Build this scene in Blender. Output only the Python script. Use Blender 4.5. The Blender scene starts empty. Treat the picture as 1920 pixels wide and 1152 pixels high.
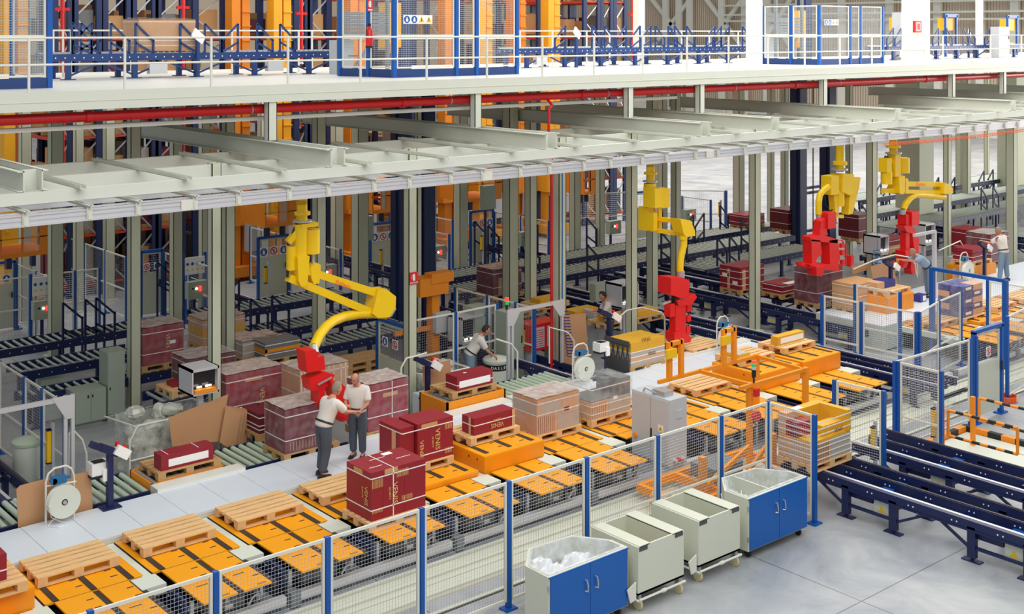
import bpy, math, random
from mathutils import Vector, Matrix
random.seed(7)
PI = math.pi
SC = bpy.context.scene
COL = SC.collection
# ------------------------------------------------------------------ camera, world, light
# the hall's long axis is X (towards the far right), Y runs to the racks; the camera stands at (0,0,8.6), level, with a shifted lens
N_ = math.hypot(2720, 2300); CXX = 2720/N_; SXX = 2300/N_; FPX = 2300.; EYE = 8.6
cam = bpy.data.cameras.new('camera'); co = bpy.data.objects.new('camera', cam); COL.objects.link(co)
co.location = (0, 0, EYE); co.rotation_euler = (PI/2, 0, -math.atan2(SXX, CXX))
cam.sensor_width = 36; cam.lens = FPX/1920*36; cam.shift_y = -(576-61)/1920; cam.clip_start = .5; cam.clip_end = 400
SC.camera = co
w = bpy.data.worlds.new('hall_daylight'); SC.world = w; w.use_nodes = True
w.node_tree.nodes['Background'].inputs[0].default_value = (.93, .97, 1, 1)
w.node_tree.nodes['Background'].inputs[1].default_value = .5
SC.view_settings.view_transform = 'Standard'; SC.view_settings.look = 'None'
SC.view_settings.gamma = 1; SC.view_settings.use_curve_mapping = False
SC.view_settings.exposure = -.22
def area(name, loc, target, sx, sy, power, color):
    l = bpy.data.lights.new(name, 'AREA'); l.shape = 'RECTANGLE'; l.size = sx; l.size_y = sy
    l.energy = power; l.color = color
    o = bpy.data.objects.new(name, l); COL.objects.link(o); o.location = loc
    o.rotation_euler = (Vector(target)-Vector(loc)).to_track_quat('-Z', 'Y').to_euler()
    return o
area('skylight_near', (10, 6, 17), (15, 17, 0), 22, 12, 3300, (1, .98, .95))
area('skylight_far', (34, 20, 17), (34, 24, 0), 26, 12, 4200, (1, .97, .92))
area('fill_far_floor', (62, 44, 18), (58, 48, 0), 34, 50, 22000, (1, .92, .85))  # area light added above the far right floor to brighten it
area('skylight_mezzanine', (24, 36, 18), (24, 34, 7), 40, 10, 3600, (1, .98, .95))
area('fill_right', (78, 12, 8), (40, 24, 2), 14, 12, 9000, (1, .95, .88))  # added fill that makes the right side brighter and warmer

# ------------------------------------------------------------------ calibration helpers: a pixel of the photo on a plane of the hall
def G(px, py, z=0.):
    d = FPX*(EYE-z)/(py-61); l = (px-960)/FPX*d
    return CXX*l+SXX*d, -SXX*l+CXX*d
def AY(px, py, Y):
    k = (px-960)/FPX; d = Y/(-SXX*k+CXX)
    return (CXX*k+SXX)*d, EYE-(py-61)*d/FPX
def AX(px, py, X):
    k = (px-960)/FPX; d = X/(CXX*k+SXX)
    return (-SXX*k+CXX)*d, EYE-(py-61)*d/FPX
def XY(px, Y): return AY(px, 100, Y)[0]

# ------------------------------------------------------------------ materials
def lin(c):
    return tuple(((v/255)/12.92 if v/255 <= .04045 else ((v/255+.055)/1.055)**2.4) for v in c)
MATS = {}
def mat(name, rgb, rough=.5, metal=0., var=.06, scale=3., emit=0., alpha=1., bump=0., spec=.5):
    m = bpy.data.materials.new(name); m.use_nodes = True; nt = m.node_tree; b = nt.nodes['Principled BSDF']
    c = lin(rgb); b.inputs['Roughness'].default_value = rough; b.inputs['Metallic'].default_value = metal
    b.inputs['Specular IOR Level'].default_value = spec
    tc = nt.nodes.new('ShaderNodeTexCoord'); nz = nt.nodes.new('ShaderNodeTexNoise'); nz.inputs['Scale'].default_value = scale
    nz.inputs['Detail'].default_value = 3
    nt.links.new(tc.outputs['Object'], nz.inputs['Vector'])
    mx = nt.nodes.new('ShaderNodeMix'); mx.data_type = 'RGBA'
    mx.inputs[6].default_value = (*[v*(1-var) for v in c], 1); mx.inputs[7].default_value = (*[min(1, v*(1+var)) for v in c], 1)
    nt.links.new(nz.outputs['Fac'], mx.inputs[0]); nt.links.new(mx.outputs[2], b.inputs['Base Color'])
    if bump:
        bp = nt.nodes.new('ShaderNodeBump'); bp.inputs['Strength'].default_value = bump; bp.inputs['Distance'].default_value = .02
        nt.links.new(nz.outputs['Fac'], bp.inputs['Height']); nt.links.new(bp.outputs[0], b.inputs['Normal'])
    if emit:
        b.inputs['Emission Color'].default_value = (*c, 1); b.inputs['Emission Strength'].default_value = emit
    if alpha < 1: b.inputs['Alpha'].default_value = alpha
    MATS[name] = m; return m
mat('steel_paint', (214, 217, 204), .45, var=.03)
mat('walk_plate', (220, 228, 236), .4, var=.02)
mat('rail_beige', (190, 186, 168), .5, var=.1, scale=2)
mat('column_paint', (202, 206, 182), .55, var=.04)
mat('deck_paint', (232, 232, 222), .35, var=.02)
mat('rail_white', (226, 225, 214), .4, var=.02)
mat('aluminium', (214, 214, 218), .42, .35, var=.03)
mat('cream', (218, 224, 210), .45, var=.03)
mat('bin_cream', (211, 214, 196), .5, var=.03)
mat('cabinet_grey', (196, 200, 204), .45, var=.02)
mat('cabinet_green', (160, 172, 158), .5, var=.03)
mat('plate_orange', (250, 166, 8), .45, var=.04)
mat('lift_orange', (246, 150, 10), .45, var=.04)
mat('crane_orange', (236, 140, 30), .5, var=.08)
mat('crane_yellow', (246, 176, 30), .5, var=.05)
mat('arm_yellow', (246, 204, 12), .38, var=.04)
mat('grip_red', (226, 22, 22), .4, var=.05)
mat('pipe_red', (214, 26, 32), .35, var=.05)
mat('beam_red', (206, 62, 34), .5)
mat('post_blue', (6, 84, 168), .4, var=.04)
mat('door_blue', (0, 92, 176), .4, var=.03)
mat('navy', (20, 32, 78), .42, var=.1, scale=6)
mat('rack_blue', (28, 46, 92), .5, var=.08)
mat('mezz_blue', (28, 60, 120), .45, var=.08)
mat('black', (26, 26, 30), .5)
mat('rubber', (44, 44, 46), .7)
mat('dark_grey', (78, 80, 82), .6)
mat('chain_dark', (70, 60, 56), .55, .3, var=.2, scale=40)
mat('zinc', (190, 194, 198), .35, .6, var=.08, scale=10)
mat('roller_steel', (176, 188, 178), .35, .35, var=.1, scale=10)
mat('roller_cover', (188, 204, 182), .5)
mat('white', (240, 240, 238), .5, var=.02)
mat('sign_blue', (30, 92, 170), .5)
mat('sign_red', (216, 30, 34), .5)
mat('sign_yellow', (244, 200, 30), .5)
mat('maroon', (150, 28, 44), .55, var=.08)
mat('maroon_dark', (112, 30, 44), .5, var=.08)
mat('gold_print', (226, 190, 120), .5)
mat('kraft', (206, 158, 106), .75, var=.08)
mat('kraft_sheet', (198, 150, 108), .75, var=.05, scale=2)
mat('mustard', (224, 170, 40), .6, var=.06)
mat('tile_box', (188, 178, 166), .6, var=.08, scale=6)
mat('tile_grey', (120, 122, 122), .5, var=.15, scale=8)
mat('tile_peach', (216, 170, 130), .65, var=.08)
mat('print_blue', (48, 56, 140), .55)
mat('pallet_wood', (232, 190, 134), .7, var=.16, scale=7)
mat('pallet_old', (196, 156, 104), .75, var=.2, scale=7)
mat('paper', (250, 250, 246), .6, var=.01)
mat('strap_white', (244, 244, 244), .4, var=.01)
mat('skin', (206, 140, 112), .55, var=.08, scale=12)
mat('shirt_white', (226, 220, 212), .75, var=.05)
mat('shirt_blue', (150, 174, 200), .8, var=.05)
mat('trouser_grey', (74, 82, 96), .8, var=.08)
mat('trouser_blue', (120, 142, 164), .8, var=.06)
mat('hair_dark', (50, 34, 28), .7)
mat('hair_grey', (150, 132, 116), .7)
mat('shoe', (38, 36, 36), .5)
mat('belt', (24, 22, 22), .5)
mat('screen', (30, 34, 44), .2)
mat('leather', (96, 66, 44), .6)
mat('lamp_red', (255, 40, 24), .4, emit=5)
mat('lamp_green', (20, 160, 90), .4, emit=.8)
mat('lamp_white', (255, 250, 235), .4, emit=6)
mat('barrier_orange', (246, 148, 24), .45)
mat('light_barrier', (246, 196, 20), .45)
mat('tool_blue', (36, 110, 160), .45)
mat('wheel_cream', (226, 212, 168), .5)
mat('pipe_blue', (20, 104, 168), .4)
mat('spring_orange', (240, 100, 40), .5)
mat('machine_grey', (120, 126, 130), .5, var=.1)
def film(name, rgb, a, rough=.25):
    m = mat(name, rgb, rough, alpha=a, bump=.6, scale=9); nt = m.node_tree; b = nt.nodes['Principled BSDF']
    nz = nt.nodes.new('ShaderNodeTexNoise'); nz.inputs['Scale'].default_value = 6; nz.inputs['Detail'].default_value = 5
    tc = nt.nodes.new('ShaderNodeTexCoord'); nt.links.new(tc.outputs['Object'], nz.inputs['Vector'])
    mr = nt.nodes.new('ShaderNodeMapRange'); mr.inputs[1].default_value = .35; mr.inputs[2].default_value = .7
    mr.inputs[3].default_value = max(.05, a-.22); mr.inputs[4].default_value = min(1, a+(.16 if a < .2 else .3))
    nt.links.new(nz.outputs['Fac'], mr.inputs[0]); nt.links.new(mr.outputs[0], b.inputs['Alpha'])
film('stretch_film', (206, 190, 194), .12); film('bag_film', (222, 226, 218), .44); film('top_film', (216, 202, 196), .85); film('white_film', (244, 246, 250), .95)
film('waste_film', (206, 208, 196), .85)
film('bin_liner', (236, 240, 242), .5)
film('liner_film', (226, 228, 230), .14)
def floor_mat():
    m = bpy.data.materials.new('polished_concrete'); m.use_nodes = True; nt = m.node_tree; b = nt.nodes['Principled BSDF']
    tc = nt.nodes.new('ShaderNodeTexCoord'); n1 = nt.nodes.new('ShaderNodeTexNoise'); n1.inputs['Scale'].default_value = .55; n1.inputs['Detail'].default_value = 9
    n1.inputs['Distortion'].default_value = 1.2; n1.inputs['Roughness'].default_value = .65
    nt.links.new(tc.outputs['Object'], n1.inputs['Vector'])
    cr = nt.nodes.new('ShaderNodeValToRGB'); cr.color_ramp.elements[0].position = .32; cr.color_ramp.elements[1].position = .68
    cr.color_ramp.elements[0].color = (*lin((142, 148, 156)), 1); cr.color_ramp.elements[1].color = (*lin((186, 188, 188)), 1)
    nt.links.new(n1.outputs['Fac'], cr.inputs[0])
    br = nt.nodes.new('ShaderNodeTexBrick'); br.offset = 0; br.inputs['Scale'].default_value = 1; br.inputs['Brick Width'].default_value = 5.2
    br.inputs['Row Height'].default_value = 5.2; br.inputs['Mortar Size'].default_value = .012; br.inputs['Mortar Smooth'].default_value = .2
    br.inputs[1].default_value = (1, 1, 1, 1); br.inputs[2].default_value = (.97, .97, .98, 1); br.inputs[3].default_value = (.42, .4, .38, 1)
    mp = nt.nodes.new('ShaderNodeMapping'); mp.inputs['Location'].default_value = (JX, JY, 0)
    nt.links.new(tc.outputs['Object'], mp.inputs[0]); nt.links.new(mp.outputs[0], br.inputs[0])
    mx = nt.nodes.new('ShaderNodeMix'); mx.data_type = 'RGBA'; mx.blend_type = 'MULTIPLY'; mx.inputs[0].default_value = 1
    nt.links.new(cr.outputs[0], mx.inputs[6]); nt.links.new(br.outputs[0], mx.inputs[7]); nt.links.new(mx.outputs[2], b.inputs['Base Color'])
    b.inputs['Roughness'].default_value = .38
    MATS['concrete'] = m
# joints of the floor slabs cross where the photo shows them
_jx = (G(1440, 1056)[0]+G(1615, 1128)[0])/2; _jy = (G(1572, 1152)[1]+G(1760, 1052)[1])/2
JX = -_jx % 5.2; JY = -_jy % 5.2
floor_mat()
def corr_mat():
    m = mat('corrugated_sheet', (206, 190, 168), .6); nt = m.node_tree; b = nt.nodes['Principled BSDF']
    tc = nt.nodes.new('ShaderNodeTexCoord'); wv = nt.nodes.new('ShaderNodeTexWave'); wv.bands_direction = 'Y'; wv.inputs['Scale'].default_value = 1.2
    nt.links.new(tc.outputs['Object'], wv.inputs['Vector']); bp = nt.nodes.new('ShaderNodeBump'); bp.inputs['Strength'].default_value = 1; bp.inputs['Distance'].default_value = .08
    nt.links.new(wv.outputs['Fac'], bp.inputs['Height']); nt.links.new(bp.outputs[0], b.inputs['Normal'])
corr_mat()

# ------------------------------------------------------------------ mesh collector
class MB:
    def __init__(s): s.v = []; s.f = []; s.m = []
    def face(s, pts, m=0):
        n = len(s.v); s.v += [tuple(p) for p in pts]; s.f.append(list(range(n, n+len(pts)))); s.m.append(m); return s
    def hexa(s, c, m=0):
        n = len(s.v); s.v += [tuple(p) for p in c]
        for q in ((0, 3, 2, 1), (4, 5, 6, 7), (0, 1, 5, 4), (1, 2, 6, 5), (2, 3, 7, 6), (3, 0, 4, 7)):
            s.f.append([n+i for i in q]); s.m.append(m)
        return s
    def box(s, x0, x1, y0, y1, z0, z1, m=0):
        return s.hexa([(x0, y0, z0), (x1, y0, z0), (x1, y1, z0), (x0, y1, z0), (x0, y0, z1), (x1, y0, z1), (x1, y1, z1), (x0, y1, z1)], m)
    def cbox(s, cx, cy, cz, sx, sy, sz, m=0, rz=0, rx=0, ry=0):
        R = Matrix.Rotation(rz, 3, 'Z') @ Matrix.Rotation(ry, 3, 'Y') @ Matrix.Rotation(rx, 3, 'X'); C = Vector((cx, cy, cz))
        p = [(-1, -1, -1), (1, -1, -1), (1, 1, -1), (-1, 1, -1), (-1, -1, 1), (1, -1, 1), (1, 1, 1), (-1, 1, 1)]
        return s.hexa([C+R@Vector((a*sx/2, b*sy/2, c*sz/2)) for a, b, c in p], m)
    def bar(s, p0, p1, w, h, m=0):      # rectangular bar between two points; h is the upright size
        p0 = Vector(p0); p1 = Vector(p1); d = (p1-p0).normalized(); up = Vector((0, 0, 1)) if abs(d.z) < .95 else Vector((0, 1, 0))
        a = d.cross(up).normalized(); b = a.cross(d).normalized(); a *= w/2; b *= h/2
        return s.hexa([p0-a-b, p0+a-b, p1+a-b, p1-a-b, p0-a+b, p0+a+b, p1+a+b, p1-a+b], m)
    def cyl(s, p0, p1, r, n=10, m=0, r1=None, cap=True):
        p0 = Vector(p0); p1 = Vector(p1); r1 = r if r1 is None else r1; d = (p1-p0).normalized()
        up = Vector((0, 0, 1)) if abs(d.z) < .9 else Vector((1, 0, 0)); a = d.cross(up).normalized(); b = a.cross(d)
        k = len(s.v)
        for i in range(n):
            t = 2*PI*i/n; u = a*math.cos(t)+b*math.sin(t); s.v.append(tuple(p0+u*r)); s.v.append(tuple(p1+u*r1))
        for i in range(n):
            j = (i+1) % n; s.f.append([k+2*i, k+2*j, k+2*j+1, k+2*i+1]); s.m.append(m)
        if cap:
            s.f.append([k+2*i for i in range(n)][::-1]); s.m.append(m); s.f.append([k+2*i+1 for i in range(n)]); s.m.append(m)
        return s
    def tube(s, pts, r, n=8, m=0):
        pts = [Vector(p) for p in pts]; k = len(s.v); prev = None
        for i, p in enumerate(pts):
            d = ((pts[min(i+1, len(pts)-1)]-p).normalized()+(p-pts[max(i-1, 0)]).normalized()).normalized()
            if prev is None:
                up = Vector((0, 0, 1)) if abs(d.z) < .9 else Vector((1, 0, 0)); a = d.cross(up).normalized()
            else: a = (prev-d*prev.dot(d)).normalized()
            prev = a; b = a.cross(d); rr = r[i] if isinstance(r, (list, tuple)) else r
            for j in range(n):
                t = 2*PI*j/n; s.v.append(tuple(p+(a*math.cos(t)+b*math.sin(t))*rr))
        for i in range(len(pts)-1):
            for j in range(n):
                q = (j+1) % n; s.f.append([k+i*n+j, k+i*n+q, k+(i+1)*n+q, k+(i+1)*n+j]); s.m.append(m)
        s.f.append([k+j for j in range(n)][::-1]); s.m.append(m); e = k+(len(pts)-1)*n; s.f.append([e+j for j in range(n)]); s.m.append(m)
        return s
    def prism(s, poly, z0, z1, m=0):     # upright prism over a ground polygon
        n = len(poly); k = len(s.v); s.v += [(x, y, z0) for x, y in poly]+[(x, y, z1) for x, y in poly]
        s.f.append([k+i for i in range(n)][::-1]); s.m.append(m); s.f.append([k+n+i for i in range(n)]); s.m.append(m)
        for i in range(n):
            j = (i+1) % n; s.f.append([k+i, k+j, k+n+j, k+n+i]); s.m.append(m)
        return s
    def slab(s, pts, off, m=0):          # a flat outline given thickness along a vector
        n = len(pts); k = len(s.v); off = Vector(off); s.v += [tuple(p) for p in pts]+[tuple(Vector(p)+off) for p in pts]
        s.f.append([k+i for i in range(n)][::-1]); s.m.append(m); s.f.append([k+n+i for i in range(n)]); s.m.append(m)
        for i in range(n):
            j = (i+1) % n; s.f.append([k+i, k+j, k+n+j, k+n+i]); s.m.append(m)
        return s
    def lathe(s, prof, c=(0, 0, 0), n=20, m=0, axis='z'):
        k = len(s.v); c = Vector(c)
        for r, h in prof:
            for j in range(n):
                t = 2*PI*j/n; u, v = r*math.cos(t), r*math.sin(t)
                s.v.append(tuple(c+(Vector((u, v, h)) if axis == 'z' else Vector((u, h, v)) if axis == 'y' else Vector((h, u, v)))))
        for i in range(len(prof)-1):
            for j in range(n):
                q = (j+1) % n; s.f.append([k+i*n+j, k+i*n+q, k+(i+1)*n+q, k+(i+1)*n+j]); s.m.append(m)
        if prof[0][0] > 1e-5: s.f.append([k+j for j in range(n)][::-1]); s.m.append(m)
        if prof[-1][0] > 1e-5: e = k+(len(prof)-1)*n; s.f.append([e+j for j in range(n)]); s.m.append(m)
        return s
    def build(s, name, mats, parent=None, smooth=False, loc=None, world=False):
        me = bpy.data.meshes.new(name)
        off = Vector((0, 0, 0))
        if parent is not None and world:
            q = parent
            while q: off = off+q.location; q = q.parent
        if loc is not None: off = Vector(loc)
        me.from_pydata([tuple(Vector(v)-off) for v in s.v] if off.length > 0 else s.v, [], s.f)
        if isinstance(mats, str): mats = [mats]
        for m in mats: me.materials.append(MATS[m])
        if len(mats) > 1:
            me.polygons.foreach_set('material_index', s.m)
        if smooth:
            me.polygons.foreach_set('use_smooth', [True]*len(me.polygons))
            try: me.set_sharp_from_angle(angle=math.radians(38))
            except Exception: pass
        me.update()
        o = bpy.data.objects.new(name, me); COL.objects.link(o)
        if parent is not None: o.parent = parent
        if loc is not None: o.location = loc
        return o
def tag(o, label, cat, group=None, kind=None):
    o['label'] = label; o['category'] = cat
    if group: o['group'] = group
    if kind: o['kind'] = kind
    return o
def thing(name, label, cat, loc=(0, 0, 0), rz=0, group=None, kind=None):
    o = bpy.data.objects.new(name, None); COL.objects.link(o); o.location = loc; o.rotation_euler = (0, 0, rz)
    o.empty_display_size = .2
    return tag(o, label, cat, group, kind)
def solo(name, mb, mats, label, cat, loc, group=None, kind=None, smooth=False):
    return tag(mb.build(name, mats, loc=loc, smooth=smooth), label, cat, group, kind)
def struct(name, mb, mats, loc=None):
    o = mb.build(name, mats, loc=loc); o['kind'] = 'structure'; return o
def dup(src, loc, rz=None, label=None, group=None):
    def cp(o, par):
        c = o.copy(); COL.objects.link(c); c.parent = par
        for ch in o.children: cp(ch, c)
        return c
    r = cp(src, None); r.location = loc
    if rz is not None: r.rotation_euler = (0, 0, rz)
    if label: r['label'] = label
    if group: r['group'] = group
    return r
ORD = ['first', 'second', 'third', 'fourth', 'fifth', 'sixth', 'seventh', 'eighth', 'ninth', 'tenth', 'eleventh', 'twelfth', 'thirteenth',
       'fourteenth', 'fifteenth', 'sixteenth', 'seventeenth', 'eighteenth', 'nineteenth', 'twentieth', 'twenty-first', 'twenty-second', 'twenty-third', 'twenty-fourth', 'twenty-fifth', 'twenty-sixth', 'twenty-seventh', 'twenty-eighth']
def text_mb(txt, size, depth=.002, space=1.0):
    cu = bpy.data.curves.new('t', 'FONT'); cu.body = txt; cu.size = size; cu.extrude = depth; cu.align_x = 'CENTER'; cu.align_y = 'CENTER'; cu.resolution_u = 2
    cu.space_character = space
    o = bpy.data.objects.new('t', cu); COL.objects.link(o); dg = bpy.context.evaluated_depsgraph_get()
    me = bpy.data.meshes.new_from_object(o.evaluated_get(dg)); mb = MB()
    mb.v = [tuple(v.co) for v in me.vertices]; mb.f = [list(p.vertices) for p in me.polygons]; mb.m = [0]*len(mb.f)
    bpy.data.objects.remove(o); bpy.data.curves.remove(cu); bpy.data.meshes.remove(me); return mb
TXT = {}
def text(name, txt, size, mt, parent, pos, right, up, world=False):
    """letters as thin raised shapes; right and up span the face they sit on"""
    if (txt, size) not in TXT: TXT[(txt, size)] = text_mb(txt, size)
    t = TXT[(txt, size)]; mb = MB(); r = Vector(right).normalized(); u = Vector(up).normalized(); n = r.cross(u); P = Vector(pos)
    mb.v = [tuple(P+r*x+u*y+n*z) for x, y, z in t.v]; mb.f = t.f; mb.m = t.m
    return mb.build(name, mt, parent, world=world)
# ================================================================== building the large structure
fl = MB().box(-20, 110, -6, 110, -.3, 0); struct('floor', fl, 'concrete')
# far end wall and side wall of the hall, with wind bracing
wl = MB().box(94.5, 94.9, -10, 115, 0, 18); struct('wall_end', wl, 'corrugated_sheet')
wl = MB().box(-20, 94.5, 109, 109.4, 0, 18); struct('wall_back', wl, 'corrugated_sheet')
tr = MB().box(94.2, 94.48, -10, 109, 0, 1.5); struct('trim_1', tr, 'deck_paint')
PHI = 5.2
# ------------------------------------------------------------------ mesh fences
def panel_mb(mb, p0, p1, z0, z1, pitch=.05, mid=None, wire=.0052, sheet=None, m=(0, 1)):
    p0 = Vector((p0[0], p0[1], 0)); p1 = Vector((p1[0], p1[1], 0)); L = (p1-p0).length; d = (p1-p0)/L
    def P(t, z): q = p0+d*t; return (q.x, q.y, z)
    zs = [z0, z1]+([mid] if mid else [])
    for z in zs: mb.bar(P(0, z), P(L, z), .03, .04, m[0])
    for t in (.02, L-.02): mb.bar(P(t, z0), P(t, z1), .035, .035, m[0])
    lo = z0
    if sheet: mb.bar(P(.02, (z0+sheet)/2), P(L-.02, (z0+sheet)/2), .01, sheet-z0, m[2]); lo = sheet
    n = max(2, round(L/pitch))
    for i in range(1, n):
        mb.cyl(P(L*i/n, lo), P(L*i/n, z1), wire/2, 3, m[1], cap=False)
    k = max(2, round((z1-lo)/pitch))
    for i in range(1, k):
        z = lo+(z1-lo)*i/k; mb.cyl(P(0, z), P(L, z), wire/2, 3, m[1], cap=False)
def post_mb(mb, x, y, h, s=.07, foot=True, z=0, m=0):
    mb.box(x-s/2, x+s/2, y-s/2, y+s/2, z, z+h, m)
    if foot: mb.box(x-.11, x+.11, y-.09, y+.09, z, z+.025, m)
def fence(label, pts, h=1.91, z=0, mid=None, pitch=.05, group=None, s=.07, gap=.14, post='post_blue', skip=(), name='mesh_fence', sheet=None, frame='rail_white'):
    t = thing(name, label, 'fence', (pts[0][0], pts[0][1], z), group=group)
    for x, y in pts:
        mb = MB(); post_mb(mb, x, y, h, s, z=z); mb.build('post', post, t, world=True)
    for i in range(len(pts)-1):
        if i in skip: continue
        a = Vector(pts[i]); b = Vector(pts[i+1]); d = (b-a).normalized()*s*.6
        mb = MB(); panel_mb(mb, a+d, b-d, z+gap, z+h-.03, pitch, (z+mid) if (mid and not isinstance(mid, dict)) else (z+mid[i] if mid and i in mid else None), m=(0, 1, 0), sheet=sheet)
        mb.build('mesh_panel', [frame, 'zinc'], t, world=True)
    return t
fence('long blue-posted mesh safety fence in front of the orange plates', [(x, 14.0) for x in (3.86, 5.44, 7.02, 8.63, 10.17, 11.77, 13.37, 15.0, 16.61, 17.93)]+[(17.9, 12.97)], mid={6: .86, 7: .86, 8: .86, 9: .75})
fence('mesh panel between the chain conveyors, beside the yellow light barrier', [(20.0, 14.03), (20.08, 13.0)], mid=.8)
fence('mesh fence along the pit rails from the open conveyor gap to the grey door', [(22.08, 14.04), (24.95, 14.0), (25.2, 14.0)], skip=(1,), pitch=.055)
fence('short mesh panel turning towards the striped barriers', [(22.12, 13.98), (22.12, 13.02)], mid=.8)
fence('two tall mesh panels beside the first right-hand white platform', [(26.25, 18.78), (26.3, 17.66), (26.35, 16.16)], mid=.8, s=.08)
fence('mesh panels behind them, next to the white platform edge', [(28.0, 19.0), (28.05, 17.68)], mid=.8)
fence('mesh panel running from the blue post to the last right-hand orange plates', [(26.4, 16.12), (27.9, 16.5), (29.3, 16.7)], mid=.8)
fence('mesh fence at the right edge with the cable coil on the floor behind', [(27.22, 14.35), (28.9, 14.6)], h=2.0)
# grey sheet door in a blue frame
t = thing('safety_door', 'grey sheet-metal safety door in a blue frame with a prohibition sign', 'door', (25.2, 14.05, 0))
mb = MB(); mb.box(25.15, 25.23, 14.0, 14.1, 0, 2.0); mb.box(26.32, 26.4, 14.0, 14.1, 0, 2.0); mb.box(25.15, 26.4, 14.0, 14.1, 1.96, 2.04); mb.box(26.2, 26.5, 13.95, 14.15, 0, .03); mb.box(26.3, 26.34, 13.98, 14.1, 0, .3); mb.build('door_frame', 'post_blue', t, world=True)
mb = MB(); panel_mb(mb, (25.27, 14.05), (26.28, 14.05), .15, 1.9, .05, None, sheet=1.25, m=(0, 1, 0)); mb.build('door_leaf', ['bin_cream', 'zinc'], t, world=True)
mb = MB().box(26.26, 26.3, 13.96, 14.0, 1.0, 1.2); mb.build('handle', 'black', t, world=True)
def sign(parent, x, y, z, sz, kind, world=True, axis='x'):
    """small square sign: white plate with a coloured disc or triangle"""
    def P(u, v, o): return (x+u, y-o, z+v) if axis == 'x' else (x-o, y-u, z+v)
    mb = MB()
    def quad(u0, u1, v0, v1, o, m): mb.face([P(u0, v0, o), P(u1, v0, o), P(u1, v1, o), P(u0, v1, o)], m)
    s = sz/2
    mb.slab([P(-s, -s, 0), P(s, -s, 0), P(s, s, 0), P(-s, s, 0)], Vector(P(0, 0, .006))-Vector(P(0, 0, 0)), 0)
    n = 20
    if kind in ('man', 'blue'):
        mb.face([P(.84*s*math.cos(a*2*PI/n), .84*s*math.sin(a*2*PI/n), .008) for a in range(n)], 1)
        mb.face([P(.22*s*math.cos(a*2*PI/8), .3*s+.22*s*math.sin(a*2*PI/8), .01) for a in range(8)], 0)
        quad(-.3*s, .3*s, -.5*s, .1*s, .01, 0)
    elif kind == 'tri':
        mb.face([P(-.8*s, -.65*s, .008), P(.8*s, -.65*s, .008), P(0, .75*s, .008)], 3)
        mb.face([P(-.1*s, -.45*s, .01), P(.1*s, -.45*s, .01), P(.1*s, .3*s, .01), P(-.1*s, .3*s, .01)], 4)
    elif kind == 'no':
        for a in range(n):
            c0, s0 = math.cos(a*2*PI/n), math.sin(a*2*PI/n); c1, s1 = math.cos((a+1)*2*PI/n), math.sin((a+1)*2*PI/n)
            mb.face([P(.62*s*c0, .62*s*s0, .008), P(.85*s*c0, .85*s*s0, .008), P(.85*s*c1, .85*s*s1, .008), P(.62*s*c1, .62*s*s1, .008)], 2)
        q = .07*s; e = .5*s
        mb.face([P(-e-q, e-q, .01), P(-e+q, e+q, .01), P(e+q, -e+q, .01), P(e-q, -e-q, .01)], 2)
        quad(-.13*s, .13*s, -.42*s, .4*s, .009, 4)
    return mb.build('sign', ['white', 'sign_blue', 'sign_red', 'sign_yellow', 'black'], parent, world=world)
sign(t, 25.72, 14.0, 1.5, .2, 'no')
# ------------------------------------------------------------------ pit rails and current rail along the floor
t = thing('floor_track', 'beige steel rail strips let into the floor behind the fence', 'rail', (4, 15.3, 0))
MB().box(3, 45, 14.95, 15.98, 0, .008).build('bed_strip', 'rail_beige', t, world=True)
mb = MB()
for y0, y1, z in ((14.55, 14.62, .012), (15.05, 15.32, .03), (15.36, 15.5, .02), (15.56, 15.82, .03), (15.86, 15.93, .05)): mb.box(3, 45, y0, y1, 0, z)
mb.build('rail_strip', 'bin_cream', t, world=True)
mb = MB().box(3, 45, 14.5, 14.54, 0, .006).box(3, 45, 15.0, 15.03, 0, .006); mb.build('rusty_joint', 'chain_dark', t, world=True)
t = thing('current_rail', 'white boxed current rail running under the plate tips', 'rail', (5, 16.12, 0))
x = 3.2
while x < 40:
    if not 18.2 < x < 20.4: MB().box(x, x+2.9, 16.06, 16.17, .1, .22).build('cover', 'aluminium', t, world=True)
    MB().box(x-.12, x+.04, 16.05, 16.2, .02, .24).build('bracket', 'machine_grey', t, world=True); x += 3.1
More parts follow.
